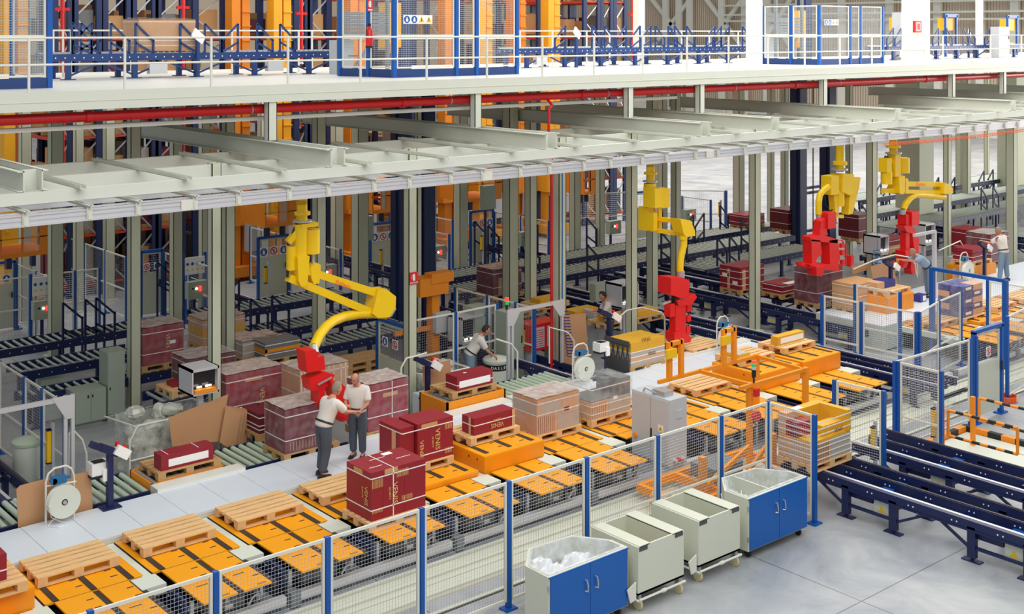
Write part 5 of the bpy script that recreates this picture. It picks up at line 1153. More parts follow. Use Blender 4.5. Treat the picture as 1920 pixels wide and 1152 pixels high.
LP('tall maroon load beside the far right column', 1822, 478, 433, .85, 1.1, .9, 'maroon', 2, onpal='tall maroon load beside the far right column')
LP('film-wrapped plum load behind the man in white at the right', 1858, 492, 442, .85, 1.2, .9, 'maroon_dark', 1, film='stretch_film', onpal='film-wrapped plum load at the right')
LP('brown carton behind the red gripper column at the far left of the right zone', 1478, 432, 395, .85, 1.2, .9, 'maroon_dark', 1, onpal='brown carton beside the navy lift')
LP('tan cartons on a pallet left of the far red gripper', 1668, 474, 450, .85, 1.2, .8, ['tile_peach', 'maroon'], 2, onpal='tan cartons left of the far red gripper')
LP('small maroon load at the far opening behind the column', 1398, 425, 405, .85, 1.2, .9, 'maroon', 1, onpal='small maroon load at the far opening')

# orange transfer car waiting behind the fence
t = thing('transfer_car', 'orange transfer car on the floor rails behind the fence, below the grey cabinet', 'transfer car', (16.3, 14.5, 0))
for y in (14.5, 15.7): MB().box(16.3, 19.4, y-.05, y+.05, .16, .3).build('side_beam', 'lift_orange', t, world=True)
for x in (16.35, 17.3, 18.3, 19.3): MB().box(x-.05, x+.05, 14.55, 15.65, .16, .3).build('cross_beam', 'lift_orange', t, world=True)
for x in (16.9, 18.9): MB().box(x-.06, x+.06, 14.6, 14.72, .3, .95).build('mast', 'lift_orange', t, world=True)
MB().bar((17.0, 14.66, .4), (18.2, 14.66, .85), .06, .08).bar((18.2, 14.66, .4), (18.8, 14.66, .8), .06, .08).build('brace', 'lift_orange', t, world=True)
MB().cyl((16.1, 14.75, .28), (16.1, 15.1, .28), .14, 16).build('bumper', 'tile_peach', t, True, world=True)
MB().box(17.4, 18.2, 14.8, 15.4, .3, .55).build('motor', 'machine_grey', t, world=True)
for x in (16.6, 19.0):
    for y in (14.62, 15.6): MB().cyl((x, y-.04, .1), (x, y+.04, .1), .1, 16).build('wheel', 'zinc', t, True, world=True)
solo('support_plate', MB().box(11.3, 12.75, 21.62, 22.1, 0, at(432, 840, 21.8)[2]-.03), 'walk_plate', 'light grey box step under the standing cardboard sheets', 'step', (11.4, 21.55, 0))

roller_conveyor('short roller conveyor carrying the yellowish pallet behind the display cabinet', 11.2, 12.9, 24.85, 25.8, .7)
roller_conveyor('short roller conveyor under the orange-edged grey tile load', 13.6, 16.0, 25.3, 26.3, .7)

roller_conveyor('short roller conveyor under the tan cartons left of the far red gripper', 37.5, 40.6, 24.25, 25.2, .7)
_x = at(820, 735, 21.6); solo('support_plate', MB().box(_x[0]-.45, _x[0]+.4, 21.45, 21.9, 0, _x[2]-.002), 'walk_plate', 'light grey ledge under the cardboard sheet by the navy scanner post', 'step', (_x[0], 21.5, 0))
_x = at(425, 840, 21.7)
# ================================================================== yellow overhead manipulator arms with red grippers
def mseg(kind, Yd, pts, r, mb=None, w=.2):
    """pixel outline laid on the vertical plane Y=Yd, given real size"""
    mb = mb or MB(); P = [at(p[0], p[1], p[2] if len(p) > 2 else Yd) for p in pts]
    if kind == 'cyl': mb.cyl(P[0], P[1], r, 16)
    elif kind == 'tube': mb.tube(P, r, 10)
    elif kind == 'bar': mb.bar(P[0], P[1], w, r)
    elif kind == 'slab': mb.slab([(p[0], p[1]-w/2, p[2]) for p in P], (0, w, 0))
    elif kind == 'box': (a, b) = P; mb.box(a[0], b[0], Yd-w/2, Yd+w/2, b[2], a[2])
    return mb
def manip(label, Yb, parts, px, ytop):
    x, _, z = at(px, ytop, Yb); t = thing('manipulator_arm', label, 'manipulator', (x, Yb, 5.45), group='yellow manipulator arms')
    t.location = (x, Yb, z); 
    MB().box(x-.3, x+.3, 20.36, 22.14, 5.52, 5.62).box(x-.14, x+.14, Yb-.14, Yb+.14, 5.36, 5.54).build('trolley', 'aluminium', t, world=True)
    MB().cyl((x, Yb, z-.1), (x, Yb, 5.4), .1, 16).build('upper_mast', 'arm_yellow', t, True, world=True)
    grip = None
    for nm, m, kind, pts, r, w_, *y in parts:
        Yd = y[0] if y else Yb; mb = mseg(kind, Yd, pts, r, None, w_)
        par = t
        if nm.startswith('>'): nm = nm[1:]; par = grip
        o = mb.build(nm, m, par, kind in ('cyl', 'tube'), world=True)
        if nm == 'gripper_head': grip = o
    return t, grip
def mark(parent, txt, pa, pb, Y, size, m='spring_orange'):
    a = Vector(at(*pa, Y)); b = Vector(at(*pb, Y)); r = (b-a).normalized(); u = Vector((0, -1, 0)).cross(r)*-1
    u = Vector((-r.z, 0, r.x)); text('maker_mark', txt, size, m, parent, (a+b)/2, r, u, world=True)
AY_, RD, ZN, BK = 'arm_yellow', 'grip_red', 'zinc', 'black'
m1, g = manip('large yellow manipulator arm in the left half, reaching right and down to a red gripper', 21.3, [
    ('mast', AY_, 'cyl', [(567, 375), (567, 424)], .1, 0), ('flange', AY_, 'cyl', [(567, 397), (567, 403)], .16, 0), ('ring', ZN, 'cyl', [(567, 413), (567, 416)], .2, 0),
    ('column_body', AY_, 'cyl', [(563, 420), (563, 482)], .14, 0), ('cap_plate', AY_, 'box', [(558, 419), (590, 423)], 0, .3), ('air_cylinder', AY_, 'cyl', [(585, 430), (585, 475)], .16, 0), ('piston_rod', ZN, 'cyl', [(587, 475), (587, 497)], .03, 0),
    ('counter_cylinder', AY_, 'cyl', [(546, 462), (546, 506)], .1, 0), ('rod', BK, 'cyl', [(539, 506), (539, 520)], .025, 0), ('link_strut', AY_, 'bar', [(540, 455), (558, 432)], .12, .1), ('hose', BK, 'tube', [(556, 418), (551, 430), (545, 447)], .02, 0),
    ('shoulder_housing', AY_, 'slab', [(549, 480), (572, 478), (568, 528), (562, 536), (555, 534), (551, 524)], 0, .36), ('shoulder_plate', AY_, 'slab', [(578, 500), (590, 492), (597, 496), (594, 530), (584, 532), (579, 520)], 0, .2),
    ('upper_arm', AY_, 'bar', [(570, 506), (712, 552)], .15, .16), ('lower_arm', AY_, 'bar', [(540, 521), (705, 590)], .15, .16), ('arm_end', AY_, 'slab', [(700, 542), (716, 540), (734, 554), (733, 575), (722, 592), (700, 594), (690, 586)], 0, .34),
    ('end_cap', ZN, 'slab', [(733, 575), (737, 577), (728, 592), (722, 592)], 0, .26), ('forearm', AY_, 'tube', [(724, 590), (700, 588), (672, 589), (645, 594), (625, 602, 21.1), (610, 614, 20.9), (598, 630, 20.6), (588, 652, 20.3)], .1, 0),
    ('wrist', ZN, 'cyl', [(588, 650, 20.3), (590, 664, 20.2)], .09, 0), ('gripper_head', RD, 'slab', [(563, 656), (584, 653), (588, 668), (599, 664), (602, 690), (568, 696)], 0, .32, 20.1),
    ('>gripper_joint', RD, 'slab', [(572, 708), (600, 696), (620, 700), (612, 720), (592, 728), (576, 730)], 0, .3, 20.1), ('>finger_plate', RD, 'slab', [(590, 728), (602, 724), (600, 758), (590, 760)], 0, .3, 20.1), ('>tool_arm', RD, 'slab', [(612, 712), (632, 716), (648, 730), (652, 764), (640, 782), (626, 776), (620, 745)], 0, .3, 20.0),
    ('>guide_bar', ZN, 'bar', [(596, 722), (622, 708)], .03, .03, 19.9), ('>lower_tool', RD, 'slab', [(626, 776), (652, 764), (656, 782), (636, 790)], 0, .2, 20.0)], 567, 374)
mark(m1, 'Dalmec', (632, 530), (656, 538), 21.18, .13)
m2, g = manip('yellow manipulator arm right of centre with a straight-hanging red gripper', 21.3, [
    ('mast', AY_, 'cyl', [(1220, 306), (1220, 346)], .1, 0), ('flange', AY_, 'cyl', [(1220, 323), (1220, 327)], .17, 0), ('ring', ZN, 'cyl', [(1219, 339), (1219, 341)], .19, 0), ('column_body', AY_, 'cyl', [(1218, 344), (1218, 395)], .15, 0),
    ('motor_housing', AY_, 'box', [(1217, 353), (1232, 387)], 0, .4, 21.0), ('side_housing', AY_, 'box', [(1233, 354), (1248, 388)], 0, .3), ('piston_rod', ZN, 'cyl', [(1229, 388), (1229, 398)], .03, 0, 21.1), ('rear_housing', AY_, 'slab', [(1205, 388), (1216, 388), (1216, 430), (1205, 432)], 0, .3),
    ('shoulder_frame', AY_, 'slab', [(1216, 398), (1223, 398), (1223, 430), (1216, 432)], 0, .34, 21.1), ('shoulder_link', AY_, 'box', [(1232, 388), (1238, 428)], 0, .12), ('upper_arm', AY_, 'bar', [(1222, 409), (1272, 415, 20.5)], .09, .14), ('lower_arm', AY_, 'bar', [(1220, 430), (1276, 439, 20.5)], .09, .14),
    ('arm_end', AY_, 'slab', [(1266, 410), (1285, 412), (1293, 430), (1294, 441), (1276, 443), (1272, 436)], 0, .34, 20.4), ('hose', BK, 'tube', [(1236, 390), (1242, 396), (1243, 412)], .02, 0), ('wrist_joint', AY_, 'cyl', [(1281, 442), (1281, 449)], .1, 0, 20.35),
    ('forearm', AY_, 'tube', [(1282, 449), (1282, 460), (1278, 475), (1275, 495), (1275, 509)], .085, 0, 20.35), ('wrist', ZN, 'cyl', [(1276, 508), (1276, 521)], .1, 0, 20.35),
    ('gripper_head', RD, 'slab', [(1246, 519), (1266, 518), (1281, 524), (1279, 552), (1266, 557), (1246, 550)], 0, .42, 20.35), ('>clamp_arm', RD, 'slab', [(1262, 562), (1283, 558), (1296, 550), (1300, 556), (1290, 570), (1266, 574)], 0, .25, 20.35), ('>guide_column', RD, 'box', [(1261, 572), (1280, 628)], 0, .2, 20.35), ('>side_plate', RD, 'box', [(1251, 570), (1260, 592)], 0, .2, 20.35), ('>handle', 'aluminium', 'bar', [(1243, 570), (1257, 565)], .04, .06, 20.35), ('>sensor_rod', BK, 'cyl', [(1291, 575), (1290, 640)], .015, 0, 20.35), ('>sensor_block', RD, 'box', [(1286, 571), (1295, 583)], 0, .1, 20.35), ('>sensor_block', RD, 'box', [(1286, 592), (1293, 602)], 0, .1, 20.35), ('>sensor_block', RD, 'box', [(1285, 613), (1292, 626)], 0, .1, 20.35), ('>hook_plate', RD, 'slab', [(1256, 622), (1275, 620), (1288, 632), (1286, 640), (1262, 644), (1256, 636)], 0, .3, 20.35), ('>lower_pin', RD, 'box', [(1268, 644), (1276, 672)], 0, .12, 20.35), ('>foot_wheel', RD, 'cyl', [(1273, 680, 20.25), (1273, 680, 20.45)], .12, 0, 20.35), ('>hose', BK, 'tube', [(1276, 548), (1290, 543), (1300, 546), (1296, 556), (1284, 562)], .02, 0, 20.35), ('>neck', BK, 'box', [(1262, 557), (1270, 572)], 0, .12, 20.35)], 1220, 305)
mark(m2, 'Dalmec', (1238, 414), (1251, 416), 21.18, .13)
m3, g = manip('yellow manipulator arm seen end-on, with a wide red gripper frame below', 21.2, [
    ('mast', AY_, 'cyl', [(1575, 272), (1575, 322)], .12, 0), ('flange', AY_, 'cyl', [(1575, 303), (1575, 309)], .21, 0), ('ring', ZN, 'cyl', [(1574, 316), (1574, 319)], .24, 0), ('column_body', AY_, 'slab', [(1570, 325), (1590, 326), (1592, 360), (1584, 366), (1568, 358)], 0, .4),
    ('left_housing', AY_, 'box', [(1549, 330), (1564, 363)], 0, .35), ('air_cylinder', AY_, 'cyl', [(1572, 356), (1572, 386)], .17, 0), ('piston_rod', ZN, 'cyl', [(1571, 386), (1571, 404)], .03, 0), ('right_strut', AY_, 'slab', [(1598, 332), (1607, 332), (1604, 352), (1592, 400), (1584, 402), (1586, 370)], 0, .25),
    ('left_strut', AY_, 'slab', [(1558, 362), (1565, 362), (1567, 400), (1561, 400)], 0, .2), ('yoke', AY_, 'bar', [(1562, 405), (1580, 406)], .1, .08), ('forearm', AY_, 'tube', [(1553, 350), (1545, 356), (1537, 366), (1535, 380), (1535, 402)], .09, 0, 21.0), ('wrist', ZN, 'cyl', [(1535, 402), (1536, 412)], .08, 0, 21.0), ('hose', BK, 'tube', [(1546, 362), (1548, 385), (1556, 396), (1568, 390)], .018, 0),
    ('gripper_head', RD, 'box', [(1543, 399), (1558, 426)], 0, .35, 20.9), ('>swivel', RD, 'slab', [(1533, 414), (1541, 408), (1545, 440), (1530, 441)], 0, .25, 20.9), ('>hose_loop', BK, 'tube', [(1542, 424), (1540, 432), (1544, 440), (1552, 440)], .018, 0, 20.8), ('>top_beam', RD, 'slab', [(1512, 444), (1534, 439), (1562, 448), (1562, 455), (1512, 451)], 0, .3, 20.9),
    ('>left_leg', RD, 'slab', [(1513, 448), (1530, 450), (1533, 476), (1524, 482), (1521, 494), (1514, 494)], 0, .3, 20.9), ('>right_leg', RD, 'slab', [(1547, 450), (1563, 448), (1567, 484), (1560, 500), (1548, 497)], 0, .3, 20.9), ('>bottom_plate', RD, 'slab', [(1505, 494), (1520, 493), (1558, 495), (1561, 506), (1530, 504), (1508, 502)], 0, .5, 20.9),
    ('>clamp_block', RD, 'slab', [(1522, 499), (1538, 499), (1537, 508), (1533, 517), (1523, 516)], 0, .3, 20.7), ('>side_hoop', RD, 'tube', [(1564, 450), (1578, 450), (1585, 460), (1586, 480), (1585, 498), (1566, 495)], .025, 0, 20.9), ('>pad_row', RD, 'box', [(1576, 457), (1581, 464)], 0, .1, 20.9), ('>pad_row', RD, 'box', [(1576, 470), (1581, 478)], 0, .1, 20.9), ('>pad_row', RD, 'box', [(1577, 488), (1582, 495)], 0, .1, 20.9),
    ('>control_grip', RD, 'slab', [(1592, 480), (1596, 478), (1597, 492), (1591, 500)], 0, .15, 20.9), ('>grip_bar', RD, 'bar', [(1500, 494), (1512, 500)], .12, .1, 20.8)], 1575, 271)
m4, g = manip('rightmost yellow manipulator arm, with its long arm pointing right', 21.0, [
    ('mast', AY_, 'cyl', [(1675, 264), (1675, 290)], .12, 0), ('flange', AY_, 'cyl', [(1675, 273), (1675, 277)], .22, 0), ('ring', ZN, 'cyl', [(1675, 286), (1675, 288)], .25, 0), ('column_body', AY_, 'box', [(1671, 289), (1681, 330)], 0, .3), ('motor_housing', AY_, 'cyl', [(1693, 296), (1693, 324)], .2, 0), ('piston_rod', ZN, 'cyl', [(1690, 324), (1690, 334)], .035, 0),
    ('rear_housing', AY_, 'box', [(1655, 297), (1664, 322)], 0, .3), ('counter_cylinder', AY_, 'cyl', [(1662, 322), (1662, 345)], .17, 0), ('hose', BK, 'tube', [(1666, 296), (1660, 293), (1658, 300), (1661, 304)], .025, 0), ('link_strut', AY_, 'bar', [(1660, 312), (1671, 301)], .12, .12), ('rear_lever', AY_, 'bar', [(1655, 358), (1678, 357)], .14, .12),
    ('shoulder_housing', AY_, 'slab', [(1675, 330), (1686, 329), (1686, 360), (1681, 364), (1676, 361)], 0, .4), ('shoulder_plate', AY_, 'slab', [(1690, 333), (1695, 335), (1696, 361), (1690, 362)], 0, .3), ('upper_arm', AY_, 'bar', [(1692, 345), (1764, 346)], .14, .16), ('lower_arm', AY_, 'bar', [(1680, 359), (1766, 360)], .12, .14),
    ('arm_end', AY_, 'slab', [(1760, 342), (1767, 344), (1776, 352), (1776, 361), (1772, 363), (1760, 362)], 0, .4), ('forearm', AY_, 'tube', [(1770, 370), (1752, 368), (1730, 366), (1715, 366), (1706, 372), (1698, 382), (1694, 393)], .1, 0), ('wrist', ZN, 'cyl', [(1692, 393), (1692, 402)], .1, 0),
    ('gripper_head', RD, 'box', [(1699, 397), (1713, 420)], 0, .4), ('>swivel', RD, 'box', [(1691, 402), (1697, 420)], 0, .3), ('>joint', RD, 'slab', [(1687, 423), (1697, 420), (1710, 430), (1706, 438), (1692, 434)], 0, .3), ('>left_column', RD, 'box', [(1693, 436), (1700, 482)], 0, .2), ('>right_column', RD, 'slab', [(1705, 434), (1712, 434), (1718, 448), (1717, 480), (1710, 480)], 0, .2), ('>rod', ZN, 'cyl', [(1708, 440), (1712, 478)], .025, 0),
    ('>crosshead', RD, 'slab', [(1688, 470), (1704, 465), (1710, 486), (1690, 486)], 0, .35), ('>left_claw', RD, 'slab', [(1693, 484), (1700, 486), (1694, 502), (1687, 502)], 0, .2), ('>right_claw', RD, 'slab', [(1702, 486), (1709, 486), (1713, 510), (1703, 514), (1701, 504)], 0, .25), ('>hose', BK, 'tube', [(1712, 430), (1720, 442), (1720, 470), (1712, 482)], .02, 0)], 1675, 263)
mark(m4, 'Dalmec', (1717, 346), (1736, 346), 20.86, .17)
# ================================================================== people
def skin_mesh(chains, sub=2, root=None, fat=1.):
    """chains: list of [(point, rx, ry), ...] sharing points by value -> one smooth skinned surface"""
    vs = []; idx = {}; es = set(); rad = []
    for ch in chains:
        prev = None
        for p, rx, ry in ch:
            k = tuple(round(c, 4) for c in p)
            if k not in idx: idx[k] = len(vs); vs.append(k); rad.append((rx, ry))
            if prev is not None and prev != idx[k]: es.add((prev, idx[k]))
            prev = idx[k]
    me = bpy.data.meshes.new('s'); me.from_pydata(vs, list(es), []); o = bpy.data.objects.new('s', me); COL.objects.link(o)
    m = o.modifiers.new('skin', 'SKIN'); m.use_smooth_shade = True
    sv = me.skin_vertices[0].data
    for i, r in enumerate(rad): sv[i].radius = (r[0]*fat, r[1]*fat)
    sv[0].use_root = True
    if sub: s = o.modifiers.new('sub', 'SUBSURF'); s.levels = sub; s.render_levels = sub
    dg = bpy.context.evaluated_depsgraph_get(); e = bpy.data.meshes.new_from_object(o.evaluated_get(dg)); bpy.data.objects.remove(o)
    return e
def to_mb(me, mi=0):
    mb = MB(); mb.v = [tuple(v.co) for v in me.vertices]; mb.f = [list(p.vertices) for p in me.polygons]; mb.m = [mi]*len(mb.f); return mb
def add(a, b, mi=None):
    n = len(a.v); a.v += b.v; a.f += [[i+n for i in f] for f in b.f]; a.m += b.m if mi is None else [mi]*len(b.f); return a
def ball(c, r, seg=14, rings=10, R=None, mi=0, lo=-1.01, cond=None):
    mb = MB(); c = Vector(c); n = 0
    for i in range(rings+1):
        a = PI*i/rings
        for j in range(seg):
            b = 2*PI*j/seg; v = Vector((math.sin(a)*math.cos(b)*r[0], math.sin(a)*math.sin(b)*r[1], math.cos(a)*r[2]))
            if R: v = R@v
            mb.v.append(tuple(c+v))
    for i in range(rings):
        for j in range(seg):
            k = (j+1) % seg
            if cond and not cond(math.cos(PI*(i+.5)/rings), 2*PI*(j+.5)/seg): continue
            mb.f.append([i*seg+j, (i+1)*seg+j, (i+1)*seg+k, i*seg+k]); mb.m.append(mi)
    return mb
def person(label, loc, face, h=1.68, lean=0, side=0, twist=0, head=(0, 0), legs=None, arms=None, shirt='shirt_white', trousers='trouser_grey', hair='hair_dark', bald=False, grip=.6):
    """local frame: +x is where the figure faces; lean/head angles in degrees; legs and arms are offsets from hip and shoulder"""
    s = h/1.75; t = thing('person', label, 'person', loc, face)
    V = Vector; la = math.radians(lean); Rt = Matrix.Rotation(la, 3, 'Y') @ Matrix.Rotation(math.radians(side), 3, 'X')
    legs = legs or [((.02, 0, -.43), (-.01, 0, -.87)), ((0, 0, -.43), (-.02, 0, -.87))]
    arms = arms or [((.05, .03, -.28), (.2, 0, -.45)), ((.05, -.03, -.28), (.2, 0, -.45))]
    pz = .08+max(-legs[0][1][2], -legs[1][1][2]); pel = V((0, 0, pz)); S = lambda p: tuple(V(p)*s)
    w1 = pel+Rt@V((0, 0, .12)); w2 = pel+Rt@V((.01, 0, .26)); ch = pel+Rt@V((.01, 0, .40)); nk = pel+Rt@V((0, 0, .53)); nt = pel+Rt@V((.02, 0, .6))
    body = []; tr = []; sh = []
    body.append([(S(pel), .13*s, .1*s), (S(w1), .12*s, .09*s), (S(w2), .14*s, .1*s), (S(ch), .16*s, .11*s), (S(nk), .07*s, .07*s), (S(nt), .055*s, .055*s)])
    sh.append([(S(pel+Rt@V((0, 0, -.06))), .15*s, .12*s), (S(pel+Rt@V((0, 0, .02))), .165*s, .135*s), (S(w1), .155*s, .125*s), (S(w2), .165*s, .125*s), (S(ch), .18*s, .13*s), (S(nk), .075*s, .078*s)])
    tr.append([(S(pel+Rt@V((0, 0, .14))), .135*s, .105*s), (S(pel+Rt@V((0, 0, .07))), .145*s, .115*s), (S(pel), .155*s, .13*s)])
    feet = MB(); hands = MB()
    for i, sg in enumerate((1, -1)):
        hip = pel+V((0, sg*.1, -.04)); kn = hip+V(legs[i][0]); an = hip+V(legs[i][1]); an.z = .08 if an.z < .14 else an.z
        fd = V((1, sg*.15, 0)).normalized()
        body.append([(S(pel), .13*s, .1*s), (S(hip), .085*s, .085*s), (S((hip+kn)/2), .078*s, .078*s), (S(kn), .055*s, .055*s), (S((kn+an)/2+V((-.02, 0, .04))), .05*s, .05*s), (S(an), .036*s, .036*s), (S(an+fd*.12+V((0, 0, -.035))), .035*s, .025*s)])
        tr.append([(S(pel), .155*s, .13*s), (S(hip), .105*s, .105*s), (S((hip+kn)/2), .095*s, .095*s), (S(kn), .076*s, .076*s), (S((kn+an)/2), .07*s, .07*s), (S(an+V((0, 0, .02))), .064*s, .064*s)])
        R = Matrix.Rotation(math.atan2(fd.y, fd.x), 3, 'Z'); mb = MB()
        prof = [(-.08, .035, .09), (-.02, .042, .1), (.06, .045, .075), (.14, .048, .055), (.19, .03, .04)]
        k0 = 0; pts = []
        for (x, wy, hh) in prof:
            for (yy, zz) in ((-wy, 0), (wy, 0), (wy, hh*.6), (wy*.6, hh), (-wy*.6, hh), (-wy, hh*.6)): mb.v.append(S(V((an.x, an.y, an.z-.08))+R@V((x, yy, zz))))
        for a in range(len(prof)-1):
            for b in range(6): c = (b+1) % 6; mb.f.append([a*6+b, a*6+c, a*6+6+c, a*6+6+b]); mb.m.append(0)
        mb.f += [[5, 4, 3, 2, 1, 0], [24+q for q in range(6)]]; mb.m += [0, 0]; add(feet, mb)
        so = pel+Rt@V((0, sg*.185, .45)); el = so+V(arms[i][0]); wr = so+V(arms[i][1]); inn = pel+Rt@V((0, sg*.09, .44))
        body.append([(S(ch), .16*s, .11*s), (S(so), .055*s, .055*s), (S((so+el)/2), .047*s, .047*s), (S(el), .038*s, .038*s), (S(el*.45+wr*.55), .034*s, .034*s), (S(wr), .026*s, .024*s)])
        sh.append([(S(ch), .18*s, .13*s), (S(so), .08*s, .08*s), (S(so*.35+el*.65), .068*s, .066*s), (S(so*.12+el*.88), .066*s, .064*s)])
        # hand: palm, four fingers of different length, thumb from the side
        d = (wr-el).normalized(); dn = V((0, 0, -1)); pn = (dn-d*dn.dot(d)); pn = pn.normalized() if pn.length > .1 else V((1, 0, 0)); lat = d.cross(pn).normalized()
        palm = MB().tube([S(wr-d*.01), S(wr+d*.03), S(wr+d*.075), S(wr+d*.09)], [.026*s, .036*s, .038*s, .03*s], 8); 
        C = wr+d*.05
        palm.v = [tuple(V(S(C))+(V(v)-V(S(C)))-pn*((V(v)-V(S(C))).dot(pn))*.5) for v in palm.v]; add(hands, palm)
        for f, (o_, L) in enumerate(((-.03, .068), (-.01, .078), (.01, .072), (.029, .058))):
            b0 = wr+d*.082+lat*o_; g1 = (d*math.cos(grip)+pn*math.sin(grip)); g2 = (d*math.cos(grip*2)+pn*math.sin(grip*2))
            p1 = b0+g1*L*.45; p2 = p1+g2*L*.32; p3 = p2+(g2+pn*.4).normalized()*L*.25; hands.tube([S(b0-d*.01), S(b0), S(p1), S(p2), S(p3)], [.009*s, .0095*s, .009*s, .008*s, .006*s], 6)
        tb = wr+d*.03-lat*.032*sg; td = (d*.6-lat*.7*sg+pn*.5).normalized(); hands.tube([S(tb), S(tb+td*.035), S(tb+(td+d*.4).normalized()*.062)], [.012*s, .011*s, .008*s], 6)
    # head
    hy, hp = math.radians(head[0]), math.radians(head[1]); RH = Matrix.Rotation(hy, 3, 'Z') @ Matrix.Rotation(la*.45+hp, 3, 'Y')
    hc = nt+RH@V((.03, 0, .105)); HB = MB(); add(HB, ball(S(hc), (.098*s, .078*s, .122*s), 18, 14, RH))
    for v_, r_ in (((.03, 0, -.07), (.062, .052, .06)), ((.06, 0, -.035), (.04, .045, .05))): add(HB, ball(S(hc+RH@V(v_)), tuple(q*s for q in r_), 12, 8, RH))
    add(HB, ball(S(hc+RH@V((.1, 0, -.02))), (.022*s, .015*s, .03*s), 8, 6, RH)); add(HB, ball(S(hc+RH@V((.108, 0, -.034))), (.016*s, .018*s, .012*s), 8, 6, RH))
    for sg in (1, -1): add(HB, ball(S(hc+RH@V((-.005, sg*.08, -.015))), (.02*s, .01*s, .034*s), 8, 6, RH)); add(HB, ball(S(hc+RH@V((.085, sg*.03, .012))), (.012*s, .013*s, .009*s), 8, 6, RH, 1)); HB.cyl(S(hc+RH@V((.088, sg*.046, .034))), S(hc+RH@V((.098, sg*.016, .036))), .005*s, 5, 2)
    HB.cyl(S(hc+RH@V((.094, -.024, -.066))), S(hc+RH@V((.094, .024, -.066))), .006*s, 6, 3)
    BM = to_mb(skin_mesh(body)); add(BM, HB); add(BM, hands)
    bo = BM.build('body', ['skin', 'white', 'hair_dark', 'maroon'], t, True)
    ts = to_mb(skin_mesh(sh, fat=1.22)); o = ts.build('shirt', shirt, t, True)
    o = to_mb(skin_mesh(tr, fat=1.2)).build('trousers', trousers, t, True)
    MB().tube([S(pel+Rt@V((.155*math.cos(a*PI/8), .19*math.sin(a*PI/8), .075))) for a in range(17)], .018*s, 6).build('belt', 'belt', t, True)
    feet.build('shoes', 'shoe', t, True)
    if bald: cond = lambda cz, b: cz < .35 and cz > -.6 and abs(b-PI) < PI*.62
    else: cond = lambda cz, b: (cz > .55 or (abs(b-PI) < PI*.6 and cz > -.62))
    add(MB(), MB()); hb = ball(S(hc+RH@V((-.006, 0, .01))), (.104*s, .086*s, .124*s), 18, 14, RH, cond=cond)
    k = [i for i in range(len(hb.v))]; hb.build('hair', hair, t, True)
    return t
x, y = G(606, 893, .7); person('man in a pale shirt and dark trousers leaning forward to the right in the centre', (x, y, .7), math.radians(5), 1.66, lean=24, head=(0, 5), arms=[((.2, .02, -.2), (.46, -.02, -.22)), ((.2, -.02, -.2), (.46, .03, -.26))], legs=[((.06, 0, -.42), (.0, 0, -.87)), ((0, 0, -.42), (-.1, 0, -.86))], hair='hair_grey', grip=.8)
x, y = G(671, 858, .7); person('balding man in a white polo shirt standing beside the red gripper, looking down', (x, y, .7), math.radians(-142), 1.6, lean=2, head=(-10, 28), arms=[((.08, .06, -.26), (.27, -.04, -.36)), ((.06, -.05, -.26), (.28, .04, -.34))], hair='hair_grey', bald=True, grip=.9)
x, y = G(880, 737, 0); person('man in a pale shirt bending over the white drum, behind the small maroon carton', (x, y, .0), math.radians(-25), 1.7, lean=34, head=(0, 10), arms=[((.14, .02, -.26), (.3, 0, -.42)), ((.14, -.02, -.26), (.32, 0, -.4))], trousers='trouser_blue', hair='hair_dark')
x, y = G(1143, 663, 0); person('dark-haired man in a white shirt working at the console left of the display cabinet', (x, y, 0), math.radians(148), 1.68, lean=10, head=(0, 22), arms=[((.14, .03, -.24), (.38, .0, -.2)), ((.14, -.03, -.24), (.38, 0, -.24))], hair='hair_dark')
x, y = G(1741, 557, .7); person('man in blue work clothes stooping to the far red gripper, at the right', (x, y, .7), math.radians(150), 1.68, lean=50, head=(0, 0), arms=[((.26, .04, -.08), (.52, .06, -.02)), ((.24, -.04, -.14), (.5, 0, -.08))], shirt='shirt_blue', trousers='trouser_blue', hair='hair_grey')
x, y = G(1882, 527, .7); person('man in a white shirt and blue trousers at the right edge, reaching left', (x, y, .7), math.radians(85), 1.7, lean=12, head=(0, 10), arms=[((.2, .12, -.16), (.42, .2, -.12)), ((.06, -.08, -.26), (.14, -.1, -.46))], legs=[((.0, .06, -.43), (.02, .1, -.87)), ((0, -.03, -.43), (-.04, -.05, -.87))], trousers='trouser_blue', hair='hair_grey')
